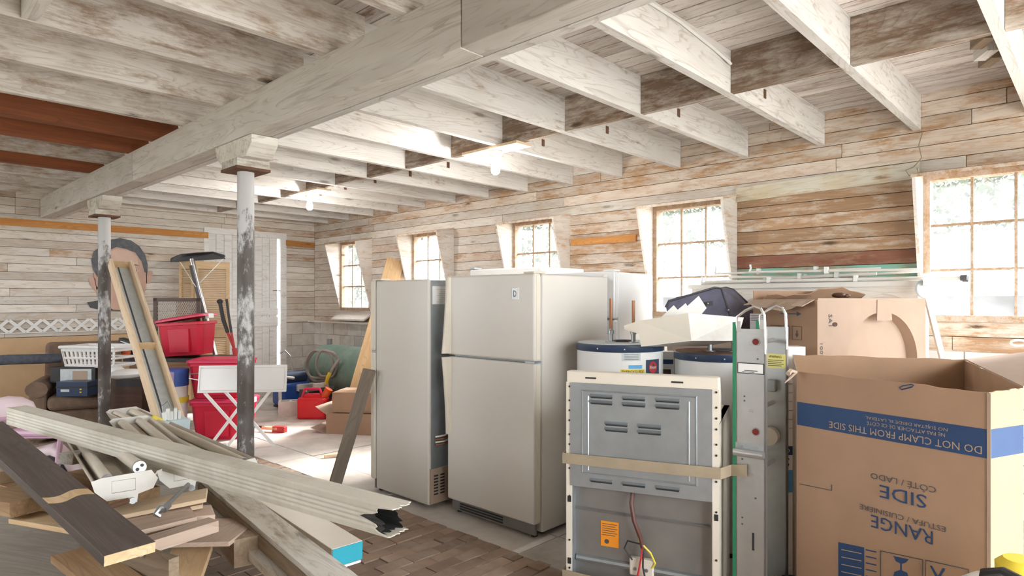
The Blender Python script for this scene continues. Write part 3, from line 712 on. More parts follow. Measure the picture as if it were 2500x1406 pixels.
lv = MB().prism([(-0.008, -0.006), (-0.02, 0.002), (-0.008, 0.010)], 0, 0.115, 'x'); lv.bx(0.004, 0.111, -0.0095, -0.0078, -0.011, -0.0055, 1)
lme = mesh('louvre', lv, [M['steel'], M['black']])
for x, z in [(x, z) for x in (0.125, 0.285, 0.445) for z in (1.030, 1.000)] + [(x, z) for x in (0.20, 0.36) for z in (0.90, 0.872)] + [(x, 0.615) for x in (0.125, 0.285, 0.445)]:
    link('louvre', lme, up, Matrix.Translation((x, 0, z)), False)
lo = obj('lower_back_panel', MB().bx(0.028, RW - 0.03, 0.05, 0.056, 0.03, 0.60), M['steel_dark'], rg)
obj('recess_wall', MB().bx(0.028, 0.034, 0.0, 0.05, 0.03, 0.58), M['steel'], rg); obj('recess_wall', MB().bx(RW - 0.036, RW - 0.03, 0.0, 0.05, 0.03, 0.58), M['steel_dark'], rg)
obj('pressed_ridge', MB().cyl((0.04, 0.048, 0.45), (RW - 0.04, 0.048, 0.44), 0.008, 6), M['steel_dark'], lo); obj('pressed_ridge', MB().cyl((0.04, 0.046, 0.20), (RW - 0.04, 0.046, 0.19), 0.016, 8), M['steel'], lo, smooth=True)
ol = obj('orange_label', MB().bx(0.165, 0.255, 0.0475, 0.0495, 0.275, 0.40), M['orange_l'], lo)
for k in range(6): obj('print_line', MB().bx(0.172, 0.248 - 0.01 * (k % 2), 0.0468, 0.0474, 0.385 - k * 0.011, 0.388 - k * 0.011), M['darkgrey'], ol)
obj('print_mark', MB().cyl((0.195, 0.0468, 0.30), (0.195, 0.0474, 0.30), 0.012, 10), M['darkgrey'], ol)
tb = obj('terminal_block', MB().bx(0.315, 0.43, 0.02, 0.05, 0.165, 0.25), M['cream'], lo, bevel=0.006)
for x in (0.345, 0.40): obj('terminal', MB().cyl((x, 0.012, 0.20), (x, 0.022, 0.20), 0.008, 8), M['zinc'], tb)
cb_ = obj('power_cable', MB().tube([(0.33, 0.03, 0.575), (0.33, 0.0, 0.52), (0.345, -0.01, 0.44), (0.37, 0.0, 0.37), (0.385, 0.01, 0.30)], 0.011, 8), M['wire_brown'], rg, smooth=True)
obj('yellow_wire', MB().tube([(0.36, -0.005, 0.40), (0.37, 0.0, 0.34), (0.42, 0.01, 0.29), (0.44, 0.02, 0.24), (0.425, 0.02, 0.215)], 0.005, 6), M['wire_yellow'], cb_)
obj('red_wire', MB().tube([(0.38, 0.005, 0.33), (0.378, -0.002, 0.27), (0.365, 0.0, 0.2), (0.345, 0.01, 0.12)], 0.005, 6), M['wire_red'], cb_)
obj('black_wire', MB().tube([(0.385, 0.01, 0.31), (0.385, 0.0, 0.22), (0.40, 0.0, 0.15), (0.41, 0.01, 0.08)], 0.005, 6), M['black'], cb_)
obj('ground_wire', MB().tube([(0.37, 0.0, 0.33), (0.31, 0.005, 0.335), (0.29, 0.02, 0.29), (0.33, 0.02, 0.24)], 0.004, 6), M['black'], cb_)
for x in (0.05, RW - 0.05):
    for y in (0.05, RD - 0.05): obj('foot', MB().cyl((x, y, 0), (x, y, 0.032), 0.02, 10), M['black'], rg)

# ------------------------------------------------------------------ appliance hand truck
TX, TW = L(1.040, 2.95), 0.133
tk = thing('hand_truck', 'aluminium appliance hand truck with green edges strapped to the range', 'hand truck', TX, rzdir(0.78, -0.63))
for k, y in enumerate((0.0, 0.33)):
    pl = MB(); pl.bx(0, TW, y, y + 0.006, 0.12, 1.37); pl.bx(TW - 0.006, TW, y - 0.0 if k else y, y + 0.03, 0.12, 1.37); pl.bx(0, 0.006, y, y + 0.03, 0.12, 1.37)
    rl = obj('rail', pl, M['alu'], tk)
    obj('green_edge', MB().bx(-0.014, 0.0, y - 0.004, y + 0.034, 0.12, 1.40), M['green'], rl)
    lp = [(0.004, y + 0.004, 1.36), (0.006, y, 1.425), (0.045, y, 1.455), (0.085, y, 1.474), (0.112, y, 1.464), (0.128, y, 1.435), (0.131, y, 1.38), (0.133, y - 0.001, 1.3), (0.132, y, 1.26)]
    obj('handle_loop', MB().tube(lp, 0.0065, 8), M['chrome'], rl, smooth=True)
    obj('loop_bracket', MB().bx(0.006, 0.022, y - 0.004, y, 1.355, 1.405), M['chrome'], rl)
    if k == 0:
        for z in (1.313, 0.903):
            rf_ = obj('reflector', MB().cyl((0.092, -0.004, z), (0.092, 0.0, z), 0.019, 16), M['zinc'], rl); obj('red_lens', MB().cyl((0.092, -0.007, z), (0.092, -0.003, z), 0.0145, 16), M['lens'], rf_)
        npl = obj('nameplate', MB().bx(0.008, 0.128, -0.002, 0.0, 1.165, 1.215), M['black'], rl)
        obj('nameplate_face', MB().bx(0.012, 0.124, -0.003, -0.001, 1.169, 1.211), M['paper'], npl)
        obj('print_line', MB().bx(0.04, 0.1, -0.0036, -0.003, 1.178, 1.181), M['black'], npl)
        obj('print_line', MB().bx(0.03, 0.085, -0.0036, -0.003, 1.1715, 1.1745), M['black'], npl)
        br = obj('roller_bracket', MB().bx(0.0, 0.128, -0.004, 0, 0.815, 0.845), M['steel'], rl)
        obj('roller_cover', MB().cyl((-0.004, -0.014, 0.802), (0.13, -0.014, 0.802), 0.018, 12), M['alu'], br, smooth=True)
        for x in (0.03, 0.1): obj('rivet', MB().cyl((x, -0.007, 0.83), (x, -0.003, 0.83), 0.006, 8), M['chrome'], br)
        for x, z in ((0.1, 1.235), (0.03, 0.80), (0.03, 0.77), (0.04, 1.06), (0.04, 1.04), (0.09, 0.6), (0.03, 0.5), (0.03, 0.47)): obj('rivet', MB().cyl((x, -0.003, z), (x, 0.0, z), 0.004, 8), M['darkgrey'], rl)
        obj('slot', MB().bx(0.075, 0.084, -0.002, 0.001, 0.36, 0.44), M['black'], rl)
    else:
        wl = obj('warning_label', MB().bx(0.035, 0.128, y - 0.002, y, 1.165, 1.235), M['yellow_pale'], rl)
        lettering('WARNING', 0.06, 0.012, M['black'], wl, Matrix.Translation((0.08, y - 0.003, 1.222)))
        for j in range(4): obj('print_line', MB().bx(0.045, 0.12 - 0.01 * (j % 2), y - 0.003, y - 0.002, 1.203 - j * 0.009, 1.206 - j * 0.009), M['darkgrey'], wl)
        obj('latch', MB().bx(0.05, 0.09, y - 0.035, y, 1.05, 1.11), M['zinc'], rl, bevel=0.005)
        obj('strap_coil', MB().cyl((0.06, y - 0.05, 0.83), (0.06, y - 0.005, 0.83), 0.045, 16), M['cream'], rl, smooth=True)
for z in (1.30, 0.99, 0.7): obj('rung', MB().cyl((0.07, 0.0, z), (0.07, 0.33, z + 0.005), 0.011, 10), M['chrome'], tk, smooth=True)
obj('nose_plate', MB().bx(-0.30, 0.0, 0.02, 0.31, 0.004, 0.016), M['alu'], tk)
ax = obj('axle', MB().cyl((0.17, -0.03, 0.085), (0.17, 0.36, 0.085), 0.012, 10), M['zinc'], tk)
for y in (0.04, 0.285):
    wh = obj('wheel', MB().lathe([(0.05, -0.02), (0.08, -0.022), (0.085, -0.01), (0.085, 0.01), (0.08, 0.022), (0.05, 0.02)], 24), M['rubber'], tk, Matrix.Translation((0.17, y, 0.088)) @ Matrix.Rotation(R(90), 4, 'X'), smooth=True)
    obj('hub', MB().lathe([(0.02, -0.03), (0.052, -0.022), (0.052, 0.022), (0.02, 0.03)], 16), M['cream'], wh)
for z in (0.13,): obj('frame_bar', MB().bx(0.0, 0.19, -0.0, 0.33, 0.12, 0.135), M['alu'], tk)
# webbing straps that tie the range to the truck
def webbing(z0, z1, hgt, label):
    a = rg.matrix_basis; b = tk.matrix_basis; mb = MB()
    ins = [a @ Vector((-0.012, 0.25, z0)), a @ Vector((-0.012, -0.014, z0)), a @ Vector((RW + 0.008, -0.016, z1)), b @ Vector((-0.018, -0.010, z1)), b @ Vector((0.055, -0.012, z1 + 0.012))]
    outs = []
    n1 = (a.to_3x3() @ Vector((0, -1, 0))).normalized(); n0 = (a.to_3x3() @ Vector((-1, 0, 0))).normalized()
    for p, nn in zip(ins, (n0, n0 + n1, n1, n1, n1)): outs.append(p + nn * 0.004)
    ring_ = lambda i: [ins[i] + Vector((0, 0, -hgt / 2)), outs[i] + Vector((0, 0, -hgt / 2)), outs[i] + Vector((0, 0, hgt / 2)), ins[i] + Vector((0, 0, hgt / 2))]
    mb.loft([ring_(i) for i in range(5)])
    tag(obj('strap', mb, M['strap']), label, 'strap')
webbing(0.71, 0.712, 0.052, 'tan webbing strap across the middle of the range')
webbing(0.125, 0.085, 0.05, 'tan webbing strap low on the range near the floor')

# ------------------------------------------------------------------ water heaters
def heater(label, lat, fwd, r, h, copper):
    t = thing('water_heater', label, 'water heater', L(lat, fwd), rzdir(1, -lat / fwd), group='water heaters behind the range')
    obj('tank', MB().lathe([(r - 0.01, 0.03), (r, 0.04), (r, h - 0.045), (r - 0.004, h - 0.04)], 48), M['enamel'], t, smooth=True)
    obj('top_cap', MB().lathe([(r + 0.004, h - 0.045), (r + 0.006, h - 0.042), (r + 0.006, h - 0.004), (r, h)], 48), M['navy'], t, smooth=True)
    obj('top_plate', MB().lathe([(r - 0.004, h), (r - 0.006, h + 0.003)], 48), M['palegrey'] if copper else M['rust'], t)
    obj('base_ring', MB().lathe([(r - 0.02, 0.0), (r - 0.02, 0.035)], 32), M['black'], t)
    for x, hh in ((-0.055, 0.2), (0.085, 0.2)):
        nip = obj('nipple', MB().lathe([(0.035, 0), (0.035, 0.004), (0.014, 0.005), (0.014, 0.05), (0.02, 0.052), (0.02, 0.075), (0.012, 0.078), (0.012, 0.085)], 14, (x, -0.03, h + 0.003)), M['zinc'], t, smooth=True)
        if copper: obj('copper_pipe', MB().cyl((x, -0.03, h + 0.08), (x, -0.03, h + 0.08 + hh * (1.0 if x < 0 else 0.93)), 0.010, 12), M['copper'], nip, smooth=True)
    obj('vent_collar', MB().tube([(0.02 + 0.06 * math.cos(a * 0.3927), 0.02 + 0.06 * math.sin(a * 0.3927), h + 0.008) for a in range(16)], 0.006, 6, True), M['darkgrey'], t)
    for a in (-0.5, 0.1): obj('screw', MB().ball((r * math.sin(a) * 1.02, -r * math.cos(a) * 1.03, h - 0.025), 0.006), M['chrome'], t)
    return t
def patch(parent, mat, r, u, z, w, h, off=0.0015, name='label_sheet'):
    mb = MB(); n = 6; rr = r + off
    rings = [[(rr * math.sin((u + w * (i / n - 0.5)) / r), -rr * math.cos((u + w * (i / n - 0.5)) / r), zz) for i in range(n + 1)] for zz in (z - h / 2, z + h / 2)]
    mb.loft(rings, cap=False, closed=False)
    return obj(name, mb, mat, parent)
def ctext(parent, s, mat, r, u, z, w, h):
    vs, fs, tw, th = text_mesh(s); rr = r + 0.003
    obj('lettering', MB().add([(rr * math.sin((u + x * w / tw) / r), -rr * math.cos((u + x * w / tw) / r), z + y * h / th) for x, y in vs], fs), mat, parent)
HR = 0.27
h1 = heater('water heater with copper pipes and red-and-navy maker label', 0.687, 4.05, HR, 1.235, True)
k1 = patch(h1, M['palegrey'], HR, 0.07, 1.165, 0.115, 0.05)
for j in range(4): patch(h1, M['darkgrey'], HR, 0.07, 1.18 - j * 0.010, 0.09, 0.002, 0.003, 'print_line')
patch(h1, M['lightblue'], HR, 0.095, 1.105, 0.085, 0.022)
eg = patch(h1, M['yellow'], HR, 0.08, 1.035, 0.15, 0.11); ctext(eg, 'ENERGYGUIDE', M['black'], HR, 0.08, 1.076, 0.135, 0.017)
rh = patch(h1, M['navy'], HR, 0.225, 1.065, 0.12, 0.16)
cd = MB(); cd.add([((HR + 0.0025) * math.sin((0.222 + 0.036 * math.cos(a * 0.3142)) / HR), -(HR + 0.0025) * math.cos((0.222 + 0.036 * math.cos(a * 0.3142)) / HR), 1.098 + 0.036 * math.sin(a * 0.3142)) for a in range(20)], [list(range(20))])
obj('label_disc', cd, M['redpaint'], rh); ctext(rh, 'Rheem', M['paper'], HR, 0.222, 1.099, 0.056, 0.02); ctext(rh, 'Performance', M['paper'], HR, 0.228, 1.045, 0.10, 0.016)
h2 = heater('shorter water heater with rusty top, right of the copper-piped one', 1.29, 3.95, HR, 1.185, False)
ct = thing('small_carton', 'white printed carton standing between the two water heaters', 'carton', L(0.985, 4.02), rzdir(1, -0.2))
obj('carton_body', MB().bx(-0.05, 0.05, 0.2, 0.32, 0, 1.16), M['paper'], ct)
obj('print_band', MB().bx(-0.045, 0.045, 0.198, 0.2, 1.08, 1.11), M['blue'], ct); obj('print_photo', MB().bx(-0.04, 0.03, 0.198, 0.2, 1.0, 1.045), M['walnut'], ct)

# ------------------------------------------------------------------ sheet-metal hood on the heaters, suitcase behind
hd = thing('range_hood', 'cream sheet-metal hood lying across the tops of the water heaters', 'hood', P(1570, 838, 3.72), rzdir(1, -0.16))
hp = [(0, 0), (0.0, 0.10), (-0.10, 0.165), (-0.10, 0.178), (0.28, 0.225), (0.295, 0.03)]
A = lambda px, py, d: hd.matrix_basis.inverted() @ P(px, py, d)
q = [A(1523, 795, 3.75), A(1560, 783, 3.72), A(1680, 764, 3.62), A(1688, 832, 3.62), A(1565, 846, 3.70), A(1560, 815, 3.71), A(1524, 804, 3.75)]
off = hd.matrix_basis.to_3x3().inverted() @ (L(0.34, 0.36))
mb = MB(); mb.loft([[v for v in q], [v + Vector((0.004, 0.005, 0)) for v in q]])
obj('front_skirt', mb, M['cream'], hd)
r0, r1 = A(1680, 764, 3.62), A(1688, 832, 3.62); r2, r3 = A(1800, 832, 3.84), A(1816, 775, 3.84)
mb = MB(); mb.loft([[r0, r3, r2, r1], [v + Vector((-0.004, 0.004, 0)) for v in (r0, r3, r2, r1)]]); obj('side_skirt', mb, M['white_metal'], hd)
b0, b1 = A(1523, 799, 3.75) + Vector((0.02, 0.42, 0)), r2
bt = [A(1565, 846, 3.70), r1, r2, A(1565, 846, 3.70) + (r2 - r1) * 1.4]
mb = MB(); mb.loft([bt, [v + Vector((0, 0, 0.004)) for v in bt]]); obj('base_pan', mb, M['white_metal'], hd)
bk = [A(1523, 795, 3.75) + (r3 - r0) * 1.0, r3, r2, A(1565, 846, 3.70) + (r2 - r1)]
mb = MB(); mb.loft([bk, [v + Vector((0, 0.004, 0)) for v in bk]]); obj('back_skirt', mb, M['white_metal'], hd)
for k, pts in enumerate(([(1604, 784), (1645, 745), (1656, 758), (1628, 800)], [(1622, 784), (1674, 740), (1684, 756), (1654, 800)], [(1640, 782), (1706, 722), (1725, 752), (1684, 802)])):
    ps = [P(x, y, 3.80 + 0.03 * k) for x, y in pts]; n_ = L(0.1, 1.0).normalized() * 0.006
    mb = MB(); mb.loft([ps, [p + n_ for p in ps]])
    tag(obj('metal_shelf', mb, M['white_metal']), ['small white panel at the left in the hood', 'white panel standing between two others in hood', 'tallest white panel standing in the hood'][k], 'panel', 'white panels in the hood')
sc = thing('suitcase', 'navy soft suitcase propped behind the cream hood', 'suitcase', P(1625, 790, 4.35), rzdir(1, -0.15))
S = lambda px, py, d: sc.matrix_basis.inverted() @ P(px, py, d)
fa = [S(1625, 750, 4.35), S(1632, 735, 4.35), S(1745, 702, 4.32), S(1762, 704, 4.31), S(1790, 790, 4.28), S(1770, 812, 4.28), S(1640, 815, 4.34)]
fb = [S(1640, 745, 4.55), S(1650, 728, 4.55), S(1772, 702, 4.5), S(1790, 707, 4.5), S(1858, 770, 4.42), S(1850, 812, 4.42), S(1660, 815, 4.5)]
obj('shell', MB().loft([fa, fb]), M['navyfab'], sc, bevel=0.012, seg=3)
obj('piping', MB().tube(fa[:5], 0.008, 6), M['darkgrey'], sc, smooth=True); obj('piping', MB().tube(fb[1:6], 0.008, 6), M['darkgrey'], sc, smooth=True)
obj('badge', MB().bar(S(1722, 742, 4.31), S(1740, 740, 4.305), 0.01, 0.03, up=(0, 0, 1)), M['black'], sc); obj('zip_pull', MB().ball(S(1728, 741, 4.295), 0.007), M['chrome'], sc)
obj('zip_pull', MB().ball(S(1778, 757, 4.27), 0.007), M['chrome'], sc)
cs = thing('carton', 'pale carton behind the water heaters under the navy suitcase', 'carton', P(1735, 850, 4.45), rzdir(1, -0.15)); cs.location.z = 0
obj('carton_body', MB().bx(-0.27, 0.27, -0.08, 0.3, 0, 1.27), M['card_pale'], cs)

# ------------------------------------------------------------------ big open RANGE carton
cx = thing('open_carton', 'tall open brown carton with upside-down blue RANGE lettering', 'carton', (0, 0, 0))
Lp, Rp, R2, BR, BLp = L(1.30, 2.9), L(1.706, 2.27), L(1.90, 2.36), L(2.40, 3.36), L(1.56, 3.53)
def wallq(name, a, b, za, zb, mat, parent=cx, th=0.006, z0=0.0):
    a, b = Vector(a), Vector(b); d = (b - a).normalized(); n_ = Vector((-d.y, d.x, 0)) * th
    rings = []; N_ = 14
    for i in range(N_ + 1):
        u = i / N_; p = a.lerp(b, u); z = za + (zb - za) * u + (random.uniform(-0.004, 0.004) if 0 < i < N_ else 0)
        rings.append([(p.x, p.y, z0), (p.x, p.y, z), (p.x + n_.x, p.y + n_.y, z), (p.x + n_.x, p.y + n_.y, z0)])
    return obj(name, MB().loft(rings), mat, parent)
front = wallq('front_panel', Lp, Rp, 1.178, 1.172, M['card'])
wallq('corner_panel', Rp, R2, 1.172, 1.175, M['card']); wallq('right_panel', R2, BR, 1.176, 1.185, M['card_in'])
wallq('back_panel', BR, BLp, 1.19, 1.20, M['card_in']); wallq('left_panel', BLp, Lp, 1.20, 1.178, M['card_pale'])
mb = MB(); f0, f1 = Vector((R2.x, R2.y, 1.176)), Vector((BR.x, BR.y, 1.185)); o1, o2 = P(2560, 905, 2.6), P(2500, 862, 3.3)
mb.loft([[f0, f1, o2, o1], [v + Vector((0, 0, 0.006)) for v in (f0, f1, o2, o1)]]); obj('flap', mb, M['card_pale'], cx)
fn = Vector(((Rp - Lp).y, -(Rp - Lp).x, 0)).normalized()
if fn.dot(Lp) > 0: fn = -fn
fu = (Rp - Lp).normalized()
def fp(px, py):
    h_ = hit(px, py, Lp, fn); return (h_ - Lp).dot(fu), h_.z
def fM(u, z, off=0.0022):
    p = Lp + fu * u + fn * off; y = -fn
    return Matrix(((fu.x, y.x, 0, p.x), (fu.y, y.y, 0, p.y), (0, 0, 1, z), (0, 0, 0, 1)))
def fquad(pts, mat, name='print_block', off=0.0015):
    vs = [Lp + fu * u + fn * off + Vector((0, 0, z)) for u, z in [fp(*p) for p in pts]]
    return obj(name, MB().add(vs, [list(range(len(vs)))]), mat, cx)
fW = (Rp - Lp).length
zb0, zb1 = fp(1950, 1037)[1], fp(1950, 981)[1]
band = obj('print_band', MB().add([Lp + fu * u + fn * 0.0015 + Vector((0, 0, z)) for u, z in ((0.004, zb0), (fW - 0.002, zb0), (fW - 0.002, zb1), (0.004, zb1))], [(0, 1, 2, 3)]), M['blue'], cx)
cn = Vector(((R2 - Rp).y, -(R2 - Rp).x, 0)).normalized(); cn = cn if cn.dot(Rp) < 0 else -cn
obj('print_band', MB().add([Vector((p.x, p.y, z)) + cn * 0.0015 for p, z in ((Rp, zb0), (R2, zb0), (R2, zb1), (Rp, zb1))], [(0, 1, 2, 3)]), M['blue'], cx)
obj('corner_tape', MB().bar(Vector((Rp.x, Rp.y, 0.0)) + fn * 0.002, Vector((Rp.x, Rp.y, 1.17)) + fn * 0.002, 0.012, 0.002, up=fn), M['card_pale'], cx)
def ftext(s, pl, pr, hgt, mat):
    u0, z0 = fp(*pl); u1, z1 = fp(*pr)
    lettering(s, abs(u1 - u0), hgt, mat, cx, fM((u0 + u1) / 2, (z0 + z1) / 2, 0.003), flip=True)
zz = (zb1 - zb0)
def btext(s, x0, x1, k, hgt):
    u0, u1 = fp(x0, 1050)[0], fp(x1, 1050)[0]
    lettering(s, u1 - u0, zz * hgt, M['card_pale'], cx, fM((u0 + u1) / 2, zb0 + zz * k, 0.003), flip=True)
btext('DO NOT CLAMP FROM THIS SIDE', 2025, 2398, 0.25, 0.27)
btext('NE PAS ATTACHER DE CE CÔTÉ', 2117, 2308, 0.55, 0.17)
btext('NO SUJETAR DESDE EL LATERAL', 2114, 2314, 0.79, 0.15)
ftext('CÔTÉ / LADO', (2126, 1168), (2286, 1192), 0.030, M['darkgrey'])
ftext('SIDE', (2148, 1204), (2262, 1219), 0.052, M['blue'])
ftext('ESTUFA / CUISINIÈRE', (2100, 1249), (2309, 1281), 0.026, M['darkgrey'])
ftext('RANGE', (2127, 1280), (2278, 1303), 0.052, M['blue'])
for a, b in (((1953, 1181), (2031, 1197)), ((2031, 1197), (2031, 1183))):
    (u0, z0), (u1, z1) = fp(*a), fp(*b)
    obj('print_line', MB().bar(Lp + fu * u0 + fn * 0.002 + Vector((0, 0, z0)), Lp + fu * u1 + fn * 0.002 + Vector((0, 0, z1)), 0.003, 0.0006, up=fn), M['darkgrey'], cx)
fquad([(2047, 1323), (2110, 1336), (2110, 1440), (2047, 1440)], M['blue'])
for k in range(5): fquad([(2114, 1340 + k * 16), (2140, 1346 + k * 16), (2140, 1349 + k * 16), (2114, 1343 + k * 16)], M['blue'], 'print_line')
for k in range(4): fquad([(2055, 1340 + k * 18), (2104, 1350 + k * 18), (2104, 1352 + k * 18), (2055, 1342 + k * 18)], M['card_pale'], 'print_line', 0.0025)
def fframe(x0, x1, yl, yr, yb):
    pts = [fp(x0, yl), fp(x1, yr), fp(x1, yb), fp(x0, yb)]
    obj('print_frame', MB().tube([Lp + fu * u + fn * 0.0015 + Vector((0, 0, z)) for u, z in pts], 0.0022, 4, True), M['darkgrey'], cx)
fframe(2150, 2252, 1344, 1366, 1450); fframe(2260, 2365, 1367, 1390, 1450)
fquad([(2181, 1357), (2219, 1365), (2212, 1373), (2202, 1376), (2202, 1392), (2215, 1398), (2218, 1412), (2180, 1412), (2184, 1396), (2198, 1391), (2198, 1375), (2188, 1370)], M['blue'], 'print_goblet')
fquad([(2270, 1380), (2276, 1381), (2290, 1406), (2302, 1386), (2308, 1388), (2293, 1415), (2288, 1415)], M['blue'], 'print_mark')
pts = [fp(x, y) for x, y in ((2196, 946), (2204, 942), (2226, 938), (2231, 940), (2226, 945), (2202, 951))]
obj('hand_hole', MB().tube([Lp + fu * u + fn * 0.001 + Vector((0, 0, z)) for u, z in pts], 0.0025, 4, True), M['blue'], cx)
for k, s_ in enumerate((1,)):   # torn paper tab at the left top corner
    mb = MB(); a = P(1945, 908, 2.88); mb.tube([a, P(1930, 905, 2.86), P(1924, 912, 2.84)], [0.006, 0.01, 0.012], 5); mb.tube([a, P(1930, 922, 2.85), P(1916, 935, 2.83)], [0.005, 0.005, 0.002], 5)
    obj('torn_tab', mb, M['card_pale'], cx)
# white tall carton between the truck and the RANGE carton
wc = thing('tall_carton', 'tall white and blue printed carton squeezed behind the hand truck', 'carton', L(1.465, 3.58), rzdir(1, 0.0))
obj('carton_body', MB().bx(0, 0.19, 0, 0.1, 0, 1.24), M['paper'], wc)
for z0, z1, m in ((0.63, 0.68, 'blue'), (0.42, 0.545, 'lightblue')): obj('print_band', MB().bx(0.0, 0.19, -0.002, 0, z0, z1), M[m], wc)
lettering('Sm', 0.075, 0.05, M['navy'], wc, Matrix.Translation((0.06, -0.003, 0.59)), flip=True); lettering('GALL', 0.08, 0.022, M['paper'], wc, Matrix.Translation((0.06, -0.003, 0.655)), flip=True)
lettering('ft.', 0.03, 0.03, M['paper'], wc, Matrix.Translation((0.045, -0.003, 0.505)), flip=True)
for k in range(6): obj('print_line', MB().bx(0.03, 0.17, -0.0015, 0, 0.78 + k * 0.05, 0.782 + k * 0.05), M['darkgrey'], wc)

# ------------------------------------------------------------------ appliance carton with round cut-out
bc = thing('appliance_carton', 'large brown carton with a round knock-out ring and torn top', 'carton', L(1.783, 3.70), rzdir(0.931, 0.365))
BW, BD, BH = 0.90, 0.52, 1.515
fr_ = MB(); cxx, czz, cr = 0.53, 1.13, 0.30; N_ = 48
def rim(a):   # point on the rectangle border seen from the circle centre
    dx, dz = math.cos(a), math.sin(a); s_ = min([(((BW if dx > 0 else 0) - cxx) / dx) if abs(dx) > 1e-6 else 9, (((BH if dz > 0 else 0) - czz) / dz) if abs(dz) > 1e-6 else 9])
    return cxx + dx * s_, czz + dz * s_
angs = sorted([i * 2 * math.pi / N_ for i in range(N_)] + [math.atan2(z - czz, x - cxx) % (2 * math.pi) for x in (0, BW) for z in (0, BH)])
n_ = len(angs); vs = []
for a in angs:
    x, z = rim(a); vs += [(x, 0, z), (cxx + cr * math.cos(a), 0, czz + cr * math.sin(a)), (cxx + cr * math.cos(a), 0.075, czz + cr * math.sin(a))]
fs = []
for i in range(n_):
    j = (i + 1) % n_; fs += [(3 * i, 3 * j, 3 * j + 1, 3 * i + 1), (3 * i + 1, 3 * j + 1, 3 * j + 2, 3 * i + 2)]
obj('front_panel', MB().add(vs, fs), M['card_pale'], bc)
obj('recess_panel', MB().bx(0.02, BW - 0.02, 0.075, 0.08, 0.4, BH - 0.02), M['card_pale'], bc)
obj('hanging_tab', MB().prism([(0.47, 1.38), (0.60, 1.38), (0.585, 1.505), (0.475, 1.505)], -0.006, -0.001, 'y'), M['card_pale'], bc)
obj('hanging_tab', MB().prism([(0.70, 0.93), (0.77, 0.89), (0.72, 0.99)], -0.012, 0.0, 'y'), M['card_pale'], bc)
obj('left_panel', MB().bx(-0.005, 0, 0, BD, 0, BH - 0.01), M['card'], bc); obj('right_panel', MB().bx(BW, BW + 0.005, 0, BD, 0, BH), M['card'], bc); obj('back_panel', MB().bx(0, BW, BD, BD + 0.005, 0, BH + 0.05), M['card'], bc)
obj('finger_hole', MB().lathe([(0.014, 0), (0.014, 0.002)], 14), M['walnut'], bc, Matrix.Translation((0.13, -0.003, 1.36)) @ Matrix.Rotation(R(90), 4, 'X') @ Matrix.Diagonal((1.3, 0.9, 1, 1)))
lettering('1002607', 0.16, 0.022, M['darkgrey'], bc, Matrix.Translation((0.025, -0.003, 1.17)) @ Matrix.Rotation(R(90), 4, 'Y')); lettering('SA1', 0.07, 0.028, M['darkgrey'], bc, Matrix.Translation((0.095, -0.003, 1.385)) @ Matrix.Rotation(R(90), 4, 'Y'))
LM = lambda y, z: Matrix.Translation((-0.0075, y, z)) @ Matrix.Rotation(R(-90), 4, 'Z')      # prints on the left panel, x runs toward the corner
for k, y in enumerate((0.33, 0.245, 0.15)):
    obj('print_frame', MB().tube([(-0.036, 0, -0.04), (0.036, 0, -0.04), (0.036, 0, 0.04), (-0.036, 0, 0.04)], 0.0018, 4, True), M['darkgrey'], bc, LM(y, 1.305))
    obj('print_mark', MB().prism([(-0.012, 0), (0.012, 0), (0, -0.022)], -0.001, 0.0, 'y').bx(-0.003, 0.003, -0.001, 0, 0, 0.02), M['darkgrey'], bc, LM(y, 1.30))
obj('print_arrow', MB().prism([(-0.1, -0.003), (0.03, -0.003), (0.03, -0.014), (0.065, 0), (0.03, 0.014), (0.03, 0.003), (-0.1, 0.003)], -0.001, 0.0, 'y'), M['darkgrey'], bc, LM(0.18, 1.42))
sh_ = obj('shipping_label', MB().bx(-0.09, 0.05, -0.001, 0, -0.075, 0.075), M['paper'], bc, LM(0.455, 1.34))
obj('print_block', MB().bx(-0.03, 0.03, -0.002, -0.001, -0.01, 0.015), M['darkgrey'], sh_)
for k in range(4): obj('print_line', MB().bx(-0.08, 0.04, -0.002, -0.001, 0.03 + k * 0.01, 0.033 + k * 0.01), M['darkgrey'], sh_)
mb = MB(); pts = []
for i in range(10):
    u = i / 9; y = 0.02 + u * 0.48; pts.append([(-0.005, y, BH - 0.012), (-0.10 - 0.03 * math.sin(i * 2.1), y, BH - 0.05 - 0.05 * (u < 0.6) * u + 0.012 * math.sin(i * 1.7)), (-0.10 - 0.03 * math.sin(i * 2.1), y, BH - 0.045 - 0.05 * (u < 0.6) * u + 0.012 * math.sin(i * 1.7)), (-0.005, y, BH - 0.006)])
obj('torn_flap', MB().loft(pts), M['card_pale'], bc)
pts = []
for i in range(13):
    u = i / 12; x = 0.02 + u * 0.86; z = BH + 0.02 + 0.05 * max(0, math.sin((u - 0.35) * 4.8)) + 0.008 * math.sin(i * 2.3)
    pts.append([(x, BD - 0.06, BH - 0.01), (x, BD - 0.11, z), (x, BD - 0.106, z + 0.005), (x, BD - 0.055, BH - 0.005)])
obj('torn_flap', MB().loft(pts), M['card_in'], bc)
tag(obj('work_glove', MB().ball((0, 0, 0.016), 0.05, 0.03, 0.016).ball((0.05, 0.012, 0.014), 0.03, 0.014, 0.013).ball((0.045, -0.02, 0.012), 0.026, 0.012, 0.011), M['walnut'], None, bc.matrix_basis @ Matrix.Translation((0.22, 0.05, BH + 0.002)), smooth=True), 'small dark brown lump on top of knock-out carton edge', 'scrap')

